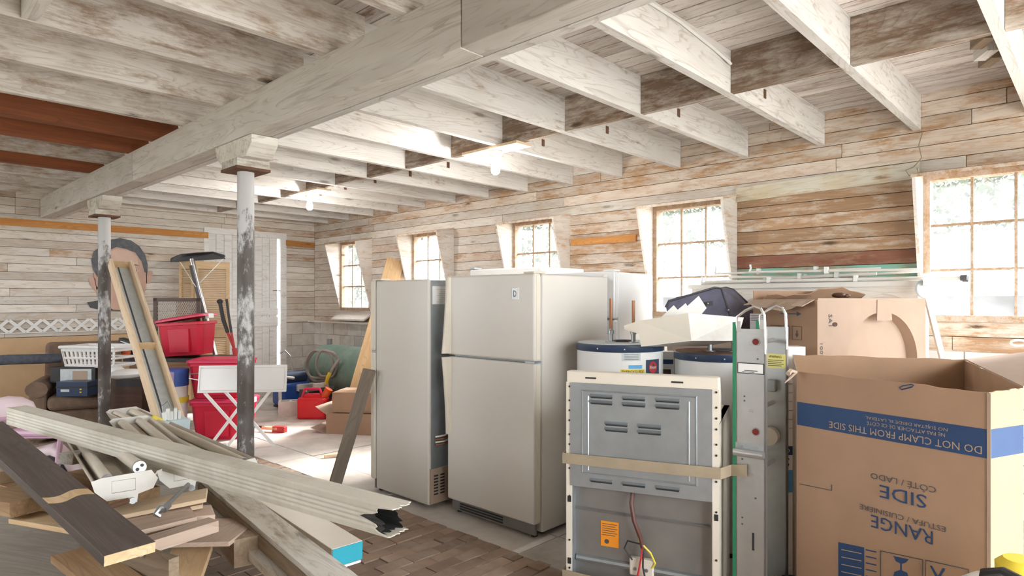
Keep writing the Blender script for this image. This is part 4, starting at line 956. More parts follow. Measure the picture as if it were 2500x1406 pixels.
# ------------------------------------------------------------------ white cabinet on the window wall with shelf rods
cab = thing('white_cabinet', 'long white cabinet against the window wall under the rods', 'cabinet', (5.02, 2.60, 0), R(-90))
obj('cabinet_body', MB().bx(0, 1.66, 0.02, 0.36, 0.0, 1.60), M['white_trim'], cab); obj('cabinet_top', MB().bx(-0.03, 1.69, -0.02, 0.40, 1.60, 1.635), M['white_metal'], cab)
val = [(0.0, 1.60), (1.66, 1.60)] + [(1.66 - i * 1.66 / 24, 1.52 - 0.03 * math.cos(i * 1.05)) for i in range(25)]
obj('scalloped_valance', MB().prism(val, 0.0, 0.02, 'y'), M['white_trim'], cab)
rods = [((1722, 688), (2345, 678)), ((1745, 668), (2150, 655)), ((1880, 680), (2140, 668)), ((1850, 708), (2120, 664)), ((1722, 700), (2290, 690)), ((1740, 692), (2250, 662)), ((1780, 676), (2350, 696)), ((1830, 664), (2240, 658)), ((1712, 696), (2050, 690))]
lab = ['longest white closet rod in the bundle, ending over right window', 'white rod curved up at its right end, topmost of bundle', 'short white rod lying near the middle of bundle', 'white rod slanting up to the right across bundle', 'thin white rod lowest along the cabinet top', 'white rod crossing under the curved one', 'white rod with capped end reaching right window', 'thin white rod with bent left end in the bundle', 'short thin white rod at the left of bundle']
for k, ((x0, y0), (x1, y1)) in enumerate(rods):
    n_ = Vector((1, 0, 0)); a = hit(x0, y0, (5.06 + 0.035 * (k % 7), 0, 0), n_); b = hit(x1, y1, (5.06 + 0.035 * (k % 7), 0, 0), n_)
    a.z = max(a.z, 1.648); b.z = max(b.z, 1.648)
    t = thing('closet_rod', lab[k], 'rod', a, group='white rods and brackets on the cabinet')
    dl = b - a
    obj('bar', MB().cyl((0, 0, 0), dl, 0.009 if k % 2 else 0.013, 8), M['white_metal'], t, smooth=True)
    if k in (0, 6): obj('end_cap', MB().cyl(dl, dl * 1.02, 0.02, 10), M['darkgrey'], t)
    if k in (1, 4, 7, 8): obj('hook', MB().tube([(0, 0, 0), (0, -0.01, 0.03), (0, -0.005, 0.06)], 0.008, 6), M['offwhite'], t)
    for u in ((0.3, 0.65) if k < 4 else (0.5,)): obj('clip', MB().bx(-0.02, 0.02, -0.012, 0.012, -0.016, 0.03), M['offwhite'], t, Matrix.Translation(dl * u))
ld_ = thing('bracket_arm', 'white metal arm leaning beside the right window sill', 'bracket', P(2258, 705, 4.2))
e2 = P(2300, 872, 4.2) - P(2258, 705, 4.2)
obj('arm', MB().bar((0, 0, 0), e2 * 1.9, 0.035, 0.02, up=L(0, 1)), M['white_metal'], ld_); obj('wheel', MB().lathe([(0.06, -0.012), (0.066, 0), (0.06, 0.012)], 20), M['palegrey'], ld_, Matrix.Rotation(rzdir(1, 0), 4, 'Z') @ Matrix.Rotation(R(90), 4, 'X'))
obj('mount', MB().bx(-0.06, 0.06, -0.03, 0.0, 0.02, 0.1), M['offwhite'], ld_)
vc = thing('shop_vacuum', 'white and yellow machine with black handle in the bottom right corner', 'vacuum', L(1.575, 2.02))
obj('drum', MB().lathe([(0.14, 0.03), (0.15, 0.06), (0.155, 0.5), (0.15, 0.52)], 24), M['yellow'], vc, smooth=True); obj('lid', MB().lathe([(0.155, 0.52), (0.15, 0.56), (0.1, 0.60), (0.03, 0.61)], 24), M['offwhite'], vc, smooth=True)
obj('handle', MB().tube([(-0.1, -0.1, 0.58), (-0.13, -0.08, 0.655), (-0.1, 0, 0.67), (-0.06, 0.05, 0.64), (-0.05, 0.06, 0.58)], 0.014, 8), M['black'], vc, smooth=True)
obj('yellow_cap', MB().lathe([(0.07, 0.57), (0.072, 0.64), (0.05, 0.66)], 16, (0.09, -0.03, 0)), M['yellow'], vc, smooth=True)
for a in range(3): obj('caster', MB().ball((0.11 * math.cos(a * 2.1), 0.11 * math.sin(a * 2.1), 0.022), 0.022), M['black'], vc)
tag(obj('plastic_ring', MB().tube([P(2487 + 20 * math.cos(a * 0.52), 837 + 7 * math.sin(a * 0.52), 4.2 + 0.05 * math.sin(a * .52)) for a in range(12)], 0.008, 6, True), M['offwhite']), 'white plastic ring at the right edge below the window', 'ring')
# ------------------------------------------------------------------ far wall: lattice strip and face print
lat = struct('trim_1', MB().bx(XL, 3.10, YF - 0.02, YF - 0.014, 1.098, 1.108), M['offwhite'])
for s_ in (-1, 1):
    me_ = mesh('lattice_slat', MB().bar((-0.078 * s_, 0, -0.075), (0.078 * s_, 0, 0.075), 0.036, 0.006, up=(0, 1, 0)), M['offwhite'])
    for k in range(int((3.05 - XL) / 0.167)): link('lattice_slat', me_, lat, Matrix.Translation((3.02 - k * 0.167, YF - 0.019 - 0.0035 * (s_ > 0), 1.187)))
def wallpts(pts, y): return [hit(px / 3.906, 500 + py / 3.906, (0, y, 0), (0, 1, 0)) for px, py in pts]
fc = thing('face_print', 'large cut-out print of a short-haired boy\'s face on the far wall', 'poster', (2.65, YF - 0.01, 1.4))
def layer(name, pts, k, mat):
    a = [p - Vector(fc.location) for p in wallpts(pts, YF - 0.012 - 0.0025 * k)]
    obj(name, MB().loft([a, [p + Vector((0, 0.002, 0)) for p in a]]), mat, fc)
layer('collar', [(830, 930), (1000, 900), (1250, 900), (1400, 960), (1400, 1010), (1000, 1010), (860, 980)], 0, M['darkgrey'])
layer('head', [(905, 520), (895, 690), (930, 850), (985, 945), (1080, 1000), (1200, 1005), (1310, 930), (1375, 840), (1402, 740), (1400, 560), (1300, 400), (1100, 360), (960, 430)], 1, M['skin'])
layer('forehead', [(1040, 520), (1060, 440), (1120, 420), (1240, 440), (1310, 500), (1320, 580), (1180, 600), (1050, 590)], 2, M['skin_light'])
layer('ear', [(845, 705), (870, 690), (905, 700), (935, 740), (935, 840), (900, 810), (860, 760)], 1, M['skin']); layer('ear', [(1395, 650), (1430, 632), (1455, 650), (1450, 700), (1425, 755), (1393, 745)], 1, M['skin'])
layer('hair', [(930, 690), (890, 620), (872, 530), (895, 450), (975, 378), (1060, 330), (1150, 316), (1250, 340), (1330, 395), (1385, 475), (1410, 570), (1404, 655), (1380, 640), (1350, 540), (1290, 455), (1200, 420), (1110, 402), (1050, 430), (1020, 500), (960, 560)], 3, M['hair'])
for ex in (1075, 1290):
    layer('eye_white', [(ex - 42, 632), (ex, 612), (ex + 38, 628), (ex + 5, 650)], 3, M['skin_light']); layer('iris', [(ex - 16, 618), (ex + 14, 618), (ex + 18, 634), (ex, 648), (ex - 18, 636)], 4, M['hair'])
    layer('eyebrow', [(ex - 50, 585), (ex, 565), (ex + 45, 580), (ex, 578)], 3, M['hair'])
layer('nose', [(1180, 640), (1215, 740), (1190, 765), (1150, 755)], 3, M['skin_light']); layer('mouth', [(1110, 850), (1180, 838), (1255, 850), (1180, 875)], 3, M['lips'])

# ------------------------------------------------------------------ armchair and things on it
so = thing('armchair', 'brown suede armchair behind the farther column', 'armchair', L(-5.05, 6.60), rzdir(0.88, 0.47))
obj('base', MB().bx(0.05, 0.80, 0.02, 0.75, 0.03, 0.33), M['brown_fab'], so, bevel=0.04, seg=3)
obj('seat_cushion', MB().bx(0.17, 0.70, -0.02, 0.62, 0.33, 0.49), M['brown_fab'], so, bevel=0.06, seg=4)
obj('backrest', MB().prism([(0.55, 0.3), (0.68, 1.0), (0.76, 1.03), (0.85, 0.98), (0.80, 0.1), (0.55, 0.1)], 0.06, 0.80, 'x'), M['brown_fab'], so, bevel=0.05, seg=4)
for x in (0.0, 0.68):
    obj('armrest', MB().loft([[(x + 0.09 + 0.1 * math.cos(a * 0.5236), y, 0.57 + 0.085 * math.sin(a * 0.5236)) for a in range(12)] for y in (-0.03, 0.62)]), M['brown_fab'], so, smooth=True); obj('arm_side', MB().bx(x + 0.02, x + 0.17, 0.0, 0.68, 0.03, 0.54), M['brown_fab'], so, bevel=0.02)
tag(obj('fleece_roll', MB().tube([P(-60, 884, 6.72), P(20, 878, 6.78), P(100, 876, 6.9), P(150, 874, 7.0)], [0.05, 0.055, 0.055, 0.05], 12), M['fuzzy'], smooth=True), 'dark grey fleece roll laid across the brown armchair', 'roll')
bk_ = thing('laundry_basket', 'white slatted plastic laundry basket on the brown armchair', 'basket', P(150, 897, 6.88) + Vector((0, 0, 0)), rzdir(1, -0.12))
bw, bd_, bh = 0.62, 0.38, 0.22
obj('basket_floor', MB().bx(0.03, bw - 0.03, 0.03, bd_ - 0.03, 0, 0.02), M['offwhite'], bk_)
obj('rim', MB().tube([(-0.01, -0.01, bh), (bw + 0.01, -0.01, bh), (bw + 0.01, bd_, bh), (-0.01, bd_, bh)], 0.018, 8, True), M['offwhite'], bk_)
for z, hh in ((0.02, 0.03), (0.1, 0.025), (0.185, 0.03)):
    o_ = 0.03 * (1 - z / bh); obj('band', MB().tube([(o_, o_, z), (bw - o_, o_, z), (bw - o_, bd_ - o_, z), (o_, bd_ - o_, z)], hh / 2, 6, True), M['offwhite'], bk_)
for k in range(13): obj('slat', MB().bar((0.03 + k * (bw - 0.06) / 12, 0.03, 0.01), (k * bw / 12, 0, bh), 0.026, 0.006, up=(0, -1, 0)), M['offwhite'], bk_)
for k in range(7): obj('slat', MB().bar((0.03, 0.03 + k * (bd_ - 0.06) / 6, 0.01), (0, k * bd_ / 6, bh), 0.026, 0.006, up=(-1, 0, 0)), M['offwhite'], bk_)
def carton(name, label, cat, px, py, d, w, dp, h, mat, rz=0.0, floor0=False):
    p = P(px, py, d); h = h if not floor0 else p.z + h
    if floor0: p.z = 0
    t = thing(name, label, cat, p, rzdir(math.cos(rz), math.sin(rz)))
    obj('body', MB().bx(0, w, 0, dp, 0, h), M[mat], t, bevel=0.004); return t
t = carton('game_box', 'black box with a pale printed picture under laundry basket', 'box', 122, 935, 6.85, 0.48, 0.3, 0.17, 'black', 0.03)
obj('picture', MB().bx(0.11, 0.44, -0.002, 0, 0.02, 0.15), M['palegrey'], t); obj('picture_tint', MB().bx(0.24, 0.40, -0.003, -0.002, 0.03, 0.13), M['card_pale'], t)
t = carton('tool_case', 'dark blue plastic tool case on the armchair seat', 'case', 137, 968, 6.68, 0.33, 0.2, 0.155, 'navy', 0.0)
obj('lid_rib', MB().bx(-0.003, 0.333, -0.004, 0.204, 0.09, 0.105), M['black'], t); obj('tag', MB().bx(0.05, 0.14, -0.005, 0, 0.05, 0.075), M['palegrey'], t)
for z in (0.04, 0.07): obj('button', MB().bx(0.25, 0.27, -0.005, 0, z, z + 0.012), M['yellow'], t)
t = carton('storage_box', 'dark brown storage box right of the farther column', 'box', 260, 925, 6.52, 0.37, 0.35, 0.0, 'walnut', -0.03, True)
obj('opening', MB().bx(0.1, 0.36, -0.002, 0.01, 0.62, 0.69), M['black'], t)
tag(obj('plastic_bag', MB().ball(P(310, 913, 6.6), 0.19, 0.1, 0.055).ball(P(285, 908, 6.6), 0.08, 0.08, 0.065), M['offwhite'], smooth=True), 'crumpled white plastic bag on dark brown storage box', 'bag')
tag(obj('lavender_tray', MB().prism([(0, 0), (0.07, 0), (0.10, 0.75), (0.03, 0.75)], 0, 0.3, 'y'), M['lav'], None, Matrix.Translation(L(-3.66, 6.4)) @ Matrix.Rotation(rzdir(1, 0), 4, 'Z'), bevel=0.01), 'lavender plastic tray standing beside dark brown storage box', 'tray')
tb = thing('side_table', 'dark brown wooden table carrying the tilted red tote', 'table', P(302, 880, 7.52), rzdir(1, 0.0)); tb.location.z = 0
tz = 0.815
obj('tabletop', MB().bx(0, 1.25, 0, 0.55, tz - 0.03, tz), M['walnut'], tb, bevel=0.006); obj('edge_band', MB().bx(0.0, 1.25, -0.012, 0.0, tz - 0.035, tz - 0.002), M['fuzzy'], tb); obj('apron', MB().bx(0.05, 1.2, 0.03, 0.05, tz - 0.16, tz - 0.03), M['osb'], tb)
for x in (0.06, 1.16):
    for y in (0.04, 0.48): obj('leg', MB().bx(x, x + 0.05, y, y + 0.05, 0, tz - 0.03), M['walnut'], tb)
t = carton('tool_box', 'black retail box with orange corner propped by the leaning panel', 'box', 278, 860, 7.62, 0.19, 0.1, 0.20, 'black', 0.0); t.rotation_euler.rotate_axis('Y', R(18)); t.location.z = tz + 0.05
obj('orange_print', MB().bx(0.09, 0.19, -0.002, 0, 0.0, 0.09), M['orangep'], t)
[obj('print_line', MB().bx(0.03, 0.16 - k * 0.01, -0.002, 0, 0.16 - k * 0.025, 0.172 - k * 0.025), M['paper'], t) for k in range(2)]

# ------------------------------------------------------------------ red totes
def tote(label, loc, rz, w, d, h, lid=True, rot=None, open_lid=0.0):
    t = thing('storage_tote', label, 'tote', loc, rz, 'red plastic totes', rot)
    k = 0.045; rr = 0.05
    def rect(i, z):
        x0, x1, y0, y1 = i, w - i, i, d - i
        return [(x0 + rr, y0, z), (x1 - rr, y0, z), (x1, y0 + rr, z), (x1, y1 - rr, z), (x1 - rr, y1, z), (x0 + rr, y1, z), (x0, y1 - rr, z), (x0, y0 + rr, z)]
    obj('body', MB().loft([rect(k, 0), rect(k * 0.5, h * 0.5), rect(0.012, h * 0.86), rect(-0.006, h * 0.87), rect(-0.006, h * 0.93), rect(0.0, h * 0.95)]), M['red'], t)
    obj('front_rib', MB().prism([(w * 0.3, h * 0.1), (w * 0.7, h * 0.1), (w * 0.72, h * 0.75), (w * 0.28, h * 0.75)], -0.0, 0.035, 'y'), M['red'], t)
    if lid:
        M_ = Matrix.Translation((0, 0, h * 0.955)) @ Matrix.Rotation(open_lid, 4, 'Y')
        ld = obj('lid', MB().loft([rect(-0.016, 0), rect(-0.016, 0.022), rect(0.01, 0.03), rect(0.03, 0.04)]), M['red_lid'], t, M_)
        for x in (0.0, w): obj('latch', MB().bx(x - 0.022, x + 0.022, d * 0.35, d * 0.65, -0.03, 0.025), M['offwhite'], ld)
    return t
tz0 = L(-3.47, 6.80)
tote('red tote at the bottom of the stack behind folding table', tz0, rzdir(0.95, 0.05), 0.60, 0.45, 0.42)
tote('red tote stacked on the bottom one, lid closed', tz0 + Vector((0, 0, 0.445)) + L(-0.03, 0.02), rzdir(0.95, 0.08), 0.60, 0.44, 0.40)
tl = P(380, 868, 7.58); tl.z = tz + 0.012
tote('tilted red tote with ajar lid on the dark table', tl, 0, 0.58, 0.40, 0.42, True, Matrix.Rotation(rzdir(1, -0.05), 3, 'Z') @ Matrix.Rotation(R(-3), 3, 'Y'), R(-6))
# folding tray table
ft = thing('folding_table', 'white folding tray table with crossed legs by red totes', 'table', L(-3.15, 6.36), rzdir(1, 0.12))
obj('tray_panel', MB().prism([(-0.015, 0.575), (0.0, 0.575), (0.05, 0.845), (0.035, 0.845)], 0, 0.86, 'x'), M['enamel'], ft, bevel=0.006)
obj('panel_rim', MB().tube([(0.02, -0.012, 0.6), (0.84, -0.012, 0.6), (0.84, 0.025, 0.825), (0.02, 0.025, 0.825)], 0.008, 6, True), M['offwhite'], ft)
obj('wire_handle', MB().tube([(0.0, 0.03, 0.77), (-0.09, 0.03, 0.765), (-0.09, 0.03, 0.72), (0.0, 0.03, 0.70)], 0.006, 6), M['zinc'], ft)
for x0, x1, y in ((0.06, 0.55, 0.0), (0.22, 0.72, 0.1)):
    obj('leg', MB().bar((x0, y + 0.02, 0.575), (x1, y, 0.0), 0.028, 0.02, up=(0, -1, 0)), M['offwhite'], ft); obj('leg', MB().bar((x1 - 0.05, y + 0.06, 0.575), (x0 + 0.02, y + 0.03, 0.0), 0.028, 0.02, up=(0, -1, 0)), M['offwhite'], ft)
obj('foot_bar', MB().bx(0.05, 0.28, 0.0, 0.03, 0.03, 0.06), M['offwhite'], ft)

# ------------------------------------------------------------------ framed panel leaning on the column
fpn = thing('framed_panel', 'long pine-framed grey tray leaning on the farther column', 'panel', P(432, 1092, 6.45))
p0, p1 = P(428, 1090, 4.85), P(292, 650, 6.14); up_ = -L(-0.75, 0.75)
Mx, ln = frame(p0, p1, up_); fpn.matrix_basis = Mx; hw = 0.085
obj('backing', MB().bx(0, ln, -hw, hw, -0.012, 0), M['palegrey'], fpn); obj('backing_seam', MB().bx(0, ln, 0.01, 0.022, 0.0, 0.004), M['darkgrey'], fpn)
for s_ in (-1, 1): obj('side_rail', MB().bx(0, ln, s_ * hw - 0.012, s_ * hw + 0.012, -0.012, 0.085), M['pine_pale'], fpn)
for x in (0.0, ln * 0.48, ln - 0.024): obj('cross_rail', MB().bx(x, x + 0.024, -hw, hw, -0.005, 0.06), M['pine'], fpn)

# ------------------------------------------------------------------ by the far door
lv_ = thing('louvred_doors', 'pair of folded pine louvred doors leaning by white door', 'shutter', P(432, 640, 8.55)); lv_.location.z = 0
lv_.matrix_basis = Matrix.Translation(lv_.location) @ Matrix.Rotation(rzdir(1, 0.0), 4, 'Z')
for (xa, ya), (xb, yb) in (((0.0, 0.05), (0.24, -0.03)), ((0.25, -0.03), (0.63, 0.18))):
    v = Vector((xb - xa, yb - ya, 0)); w = v.length; M_ = Matrix.Translation((xa, ya, 0)) @ Matrix.Rotation(math.atan2(v.y, v.x), 4, 'Z')
    lf_ = obj('leaf_frame', MB().bx(0, 0.045, 0, 0.03, 0, 2.03).bx(w - 0.045, w, 0, 0.03, 0, 2.03).bx(0.045, w - 0.045, 0, 0.03, 1.93, 2.03).bx(0.045, w - 0.045, 0, 0.03, 0, 0.15).bx(0.045, w - 0.045, 0, 0.03, 1.0, 1.1), M['pine'], lv_, M_)
    sl = MB()
    for k in range(72):
        z = 0.17 + k * 0.0245
        if 0.99 < z < 1.1: continue
        sl.prism([(0.002, z), (0.026, z + 0.016), (0.028, z + 0.02), (0.004, z + 0.004)], 0.045, w - 0.045, 'x')
    s2 = obj('louvre_slats', sl, M['pine'], lf_); s2['kind'] = 'stuff'
tag(obj('corrugated_sheet', MB().loft([[P(415, 640, 8.45), P(440, 626, 8.5), P(480, 622, 8.4), P(520, 619, 8.6), P(551, 632, 8.7)], [P(417, 632, 8.6), P(440, 622, 8.75), P(480, 618, 8.75), P(520, 616, 8.85), P(548, 628, 8.95)], [P(417, 630, 8.6), P(440, 620, 8.75), P(480, 616, 8.75), P(520, 614, 8.85), P(548, 622, 8.95)], [P(415, 636, 8.45), P(440, 622, 8.5), P(480, 618, 8.4), P(520, 615, 8.6), P(551, 627, 8.7)]]), M['darkgrey']), 'dark corrugated strip lying on top of louvred doors', 'strip')
for k, (a, b) in enumerate((((440, 640), (478, 700)), ((545, 632), (488, 690)))):
    tag(obj('cord', MB().cyl(P(a[0], a[1], 8.35), P(b[0], b[1], 8.2), 0.005, 6), M['offwhite']), ['white cord left of the metal pole on louvred doors', 'white cord right of the metal pole on louvred doors'][k], 'cord')
mp_ = thing('tent_pole', 'chrome and black pole leaning on the louvred doors', 'pole', P(527, 872, 8.22))
e1 = P(468, 632, 8.3) - P(527, 872, 8.22)
obj('tube', MB().cyl(e1 * -0.62, e1, 0.03, 12), M['chrome'], mp_, smooth=True); obj('black_sleeve', MB().cyl(e1 * 0.1 + L(-0.02, -0.02), e1 * 0.93 + L(-0.02, -0.02), 0.024, 10), M['darkgrey'], mp_, smooth=True)
lp_ = thing('loppers', 'red loppers with long black handles standing by folding table', 'loppers', P(577, 888, 7.55))
B_ = lambda px, py: P(px, py, 7.6) - P(577, 888, 7.55)
obj('blade', MB().tube([B_(577, 888), B_(572, 850)], [0.02, 0.03], 8), M['redpaint'], lp_)
for pts in ([(572, 852), (556, 812)], [(572, 852), (565, 812)]): obj('arm', MB().tube([B_(*p) for p in pts], 0.016, 8), M['redpaint'], lp_)
obj('grip', MB().tube([B_(556, 812), B_(545, 780), B_(537, 738)], [0.022, 0.025, 0.024], 8), M['black'], lp_); obj('grip', MB().tube([B_(565, 812), B_(559, 775), B_(553, 730)], [0.016, 0.016, 0.015], 8), M['black'], lp_); obj('grip_end', MB().ball(B_(537, 736), 0.038, 0.03, 0.03), M['black'], lp_)
ms = thing('mesh_screen', 'dark-framed expanded-metal screen behind the tilted red tote', 'screen', P(374, 800, 8.03), rzdir(1, 0.0)); ms.location.z = tz
sw, shh = 0.59, 0.72
obj('frame', MB().bx(0, sw, 0, 0.03, 0, 0.045).bx(0, sw, 0, 0.03, shh - 0.045, shh).bx(0, 0.045, 0, 0.03, 0, shh).bx(sw - 0.045, sw, 0, 0.03, 0, shh), M['walnut'], ms)
nt_ = MB()
for k in range(-26, 22):
    for s_ in (1, -1):
        x0 = 0.045 + k * 0.028; pts = []
        for i in range(2): pts.append((x0 + (i * (shh - 0.09) * 0.6 if s_ > 0 else (shh - 0.09) * 0.6 - i * (shh - 0.09) * 0.6), 0.045 + i * (shh - 0.09)))
        (xa, za), (xb, zb) = pts; lo_, hi_ = 0.04, sw - 0.04; m_ = (zb - za) / (xb - xa)
        if max(xa, xb) < lo_ or min(xa, xb) > hi_: continue
        if xa > xb: xa, za, xb, zb = xb, zb, xa, za
        if xa < lo_: za += m_ * (lo_ - xa); xa = lo_
        if xb > hi_: zb += m_ * (hi_ - xb); xb = hi_
        nt_.bar((xa, 0.015, za), (xb, 0.015, zb), 0.006, 0.003, up=(0, -1, 0))
s2 = obj('wire_mesh', nt_, M['net'], ms); s2['kind'] = 'stuff'
obj('backing_board', MB().bx(0.27, sw - 0.04, 0.03, 0.034, 0.04, shh - 0.04), M['osb'], ms)

# ------------------------------------------------------------------ far corner: tank, hoses, cans, cartons
gt = thing('gas_tank', 'faded green horizontal tank along the window wall', 'tank', (5.06, 7.35, 0))
obj('shell', MB().lathe([(0.05, -1.5), (0.2, -1.46), (0.32, -1.36), (0.37, -1.22), (0.38, -1.1), (0.38, 1.1), (0.37, 1.22), (0.32, 1.36), (0.2, 1.46), (0.05, 1.5)], 32), M['tankgreen'], gt, Matrix.Translation((0, 0, 0.47)) @ Matrix.Rotation(R(90), 4, 'X'), smooth=True)
for y in (-0.8, 0.8): obj('saddle', MB().bx(-0.25, 0.25, y - 0.05, y + 0.05, 0, 0.2), M['rust'], gt)
obj('valve', MB().cyl((0, 1.15, 0.84), (0, 1.15, 0.93), 0.04, 12), M['zinc'], gt)
for k, (cx_, cy_, rx_, ry_, d) in enumerate(((788, 895, 38, 40, 8.75), (780, 890, 34, 36, 8.7), (798, 888, 26, 34, 8.65))):
    tag(obj('cable_coil', MB().tube([P(cx_ + rx_ * math.cos(a * 0.2618 + 0.4), cy_ + ry_ * math.sin(a * 0.2618 + 0.4) * (1 + 0.1 * math.sin(a)), d + 0.1 * math.sin(a * 0.2618)) for a in range(24)], 0.016, 8, True), M['hose'], smooth=True), ['largest grey cable loop in front of green tank', 'middle grey cable loop in front of green tank', 'smallest grey cable loop in front of green tank'][k], 'cable', 'cable loops by the tank')
tag(obj('cable_end', MB().tube([P(800, 925, 8.55), P(812, 900, 8.55), P(828, 876, 8.6)], 0.02, 8), M['hose']), 'grey cable end sticking up beside the loops', 'cable')
tag(obj('yellow_strap', MB().tube([P(796, 938, 8.5), P(800, 922, 8.5), P(806, 910, 8.52)], 0.026, 6), M['yellow']), 'short yellow strap below the grey cable loops', 'strap')
cp = thing('blue_compressor', 'blue machine with white hose left of cable loops', 'compressor', P(712, 972, 9.0)); cp.location.z = 0
obj('tank', MB().bx(-0.2, 0.25, -0.1, 0.2, 0.03, 0.35), M['blueplastic'], cp, bevel=0.05, seg=3); obj('motor', MB().cyl((-0.1, 0, 0.42), (0.2, 0, 0.42), 0.09, 14), M['navy'], cp, smooth=True)
obj('gauge_block', MB().bx(0.02, 0.3, -0.14, -0.05, 0.22, 0.32), M['offwhite'], cp, bevel=0.015); obj('hose', MB().tube([(-0.05, -0.15, 0.42), (-0.2, -0.2, 0.45), (-0.3, -0.25, 0.3), (-0.32, -0.3, 0.08)], 0.022, 8), M['offwhite'], cp, smooth=True)
obj('pipe_hook', MB().tube([(0.05, 0.05, 0.5), (0.0, 0.05, 0.72), (-0.08, 0.05, 0.8), (-0.14, 0.05, 0.76)], 0.012, 8), M['zinc'], cp)
for x in (-0.15, 0.2): obj('foot', MB().bx(x - 0.03, x + 0.03, -0.08, 0.18, 0, 0.03), M['black'], cp)
t = thing('metal_bracket', 'grey metal clamp tools piled beside the red gas can', 'tools', P(795, 968, 8.6)); t.location.z = 0
obj('plate', MB().bx(-0.25, 0.08, 0, 0.25, 0, 0.30), M['darkgrey'], t); obj('bar', MB().bx(-0.3, 0.1, -0.05, 0.05, 0.30, 0.34), M['alu'], t); obj('bar', MB().bx(-0.2, 0.0, -0.08, -0.02, 0.34, 0.40), M['offwhite'], t)
def gascan(label, loc, rz, k=1.0, spout=True):
    t = thing('gas_can', label, 'gas can', loc, rz, 'red fuel cans')
    obj('body', MB().bx(0, 0.36 * k, 0, 0.2 * k, 0, 0.27 * k), M['gas_red'], t, bevel=0.035 * k, seg=3)
    obj('shoulder', MB().prism([(0.05 * k, 0.26 * k), (0.31 * k, 0.26 * k), (0.27 * k, 0.31 * k), (0.09 * k, 0.31 * k)], 0.05 * k, 0.15 * k, 'y'), M['gas_red'], t, bevel=0.01)
    obj('handle', MB().tube([(0.04 * k, 0.1 * k, 0.26 * k), (0.07 * k, 0.1 * k, 0.37 * k), (0.26 * k, 0.1 * k, 0.37 * k), (0.3 * k, 0.1 * k, 0.28 * k)], 0.018 * k, 8), M['red_lid'], t, smooth=True)
    if spout: obj('spout', MB().cyl((0.31 * k, 0.1 * k, 0.26 * k), (0.38 * k, 0.1 * k, 0.37 * k), 0.04 * k, 12, 0.05 * k), M['orangep'], t, smooth=True)
    obj('side_label', MB().bx(-0.002, 0.0, 0.05 * k, 0.15 * k, 0.04 * k, 0.22 * k), M['darkgrey'], t)
gascan('larger red gas can with orange spout beside concrete block', L(-2.72, 8.0), rzdir(1, -0.05), 1.02)
gascan('smaller red gas can half hidden behind the open carton flap', L(-2.33, 8.06), rzdir(1, 0.2), 0.8, False)
cbk = thing('concrete_block', 'loose concrete block left of the red gas can', 'block', L(-3.02, 8.2), rzdir(1, 0.3))
obj('block_shell', MB().bx(0, 0.30, 0, 0.03, 0, 0.19).bx(0, 0.30, 0.16, 0.19, 0, 0.19).bx(0, 0.03, 0.03, 0.16, 0, 0.19).bx(0.135, 0.165, 0.03, 0.16, 0, 0.19).bx(0.27, 0.30, 0.03, 0.16, 0, 0.19), M['block'], cbk)
for k, (px, z, w, rz, lb) in enumerate(((796, 0.0, 0.95, -0.18, 'lower long flat carton with open end flaps on the floor'), (808, 0.235, 0.9, -0.12, 'upper long flat carton lying on the open one'))):
    t = thing('flat_carton', lb, 'carton', L((px - 1250) / 1550 * 7.15, 7.15 + 0.05 * k, z), rzdir(1, rz), 'flat cartons behind the leaning board')
    obj('body', MB().bx(0, w, 0, 0.42, 0, 0.225), M['card'], t)
    obj('top_tape', MB().bx(0, w, 0.19, 0.24, 0.225, 0.227), M['card_pale'], t)
    if k == 0:
        for (za, zb, dx) in ((0.0, -0.0, -0.19), (0.22, 0.30, -0.13)): obj('flap', MB().loft([[(0, 0.0, za), (0, 0.42, za), (dx, 0.42, (zb if zb else 0.06)), (dx, 0.0, (zb if zb else 0.06))], [(0, 0.0, za + 0.005), (0, 0.42, za + 0.005), (dx, 0.42, (zb if zb else 0.06) + 0.005), (dx, 0.0, (zb if zb else 0.06) + 0.005)]]), M['card_pale'], t)
tag(timber('leaning_plank', P(868, 985, 7.85), P(966, 634, 8.82), 0.24, 0.035, M['ply'], up=-L(-0.3, 1)), 'tall tan plank leaning on the wall between far windows', 'plank')
tag(timber('leaning_plank', P(915, 985, 8.0), P(983, 655, 8.85), 0.12, 0.035, M['pine_pink'], up=-L(-0.3, 1)), 'narrower pinkish plank leaning behind the tall tan one', 'plank')
pb = L((817 - 1250) / 1550 * 5.08, 5.08, 0.02); pt = P(902, 903, 4.93)
tag(timber('leaning_board', pb, pt, 0.095, 0.038, M['grey_wood'], up=-L(-0.5, 1)), 'short dark grey-brown board leaning on side-turned refrigerator', 'board')
br_ = thing('hand_brush', 'wooden brush with red bristles on the floor by folding table', 'brush', L(-2.86, 7.25), rzdir(1, -0.25))
obj('block', MB().bx(0, 0.2, 0, 0.06, 0.03, 0.06), M['pine'], br_); obj('bristles', MB().bx(0.13, 0.29, 0.0, 0.07, 0.0, 0.07), M['redpaint'], br_, bevel=0.01); obj('handle', MB().cyl((-0.22, 0.02, 0.06), (0.02, 0.03, 0.05), 0.014, 8), M['walnut'], br_)
tag(timber('wood_stick', L(-1.79, 6.05, 0.016), L(-1.62, 6.12, 0.016), 0.03, 0.03, M['pine_pale']), 'short pale stick of wood on the concrete by leaning board', 'stick')
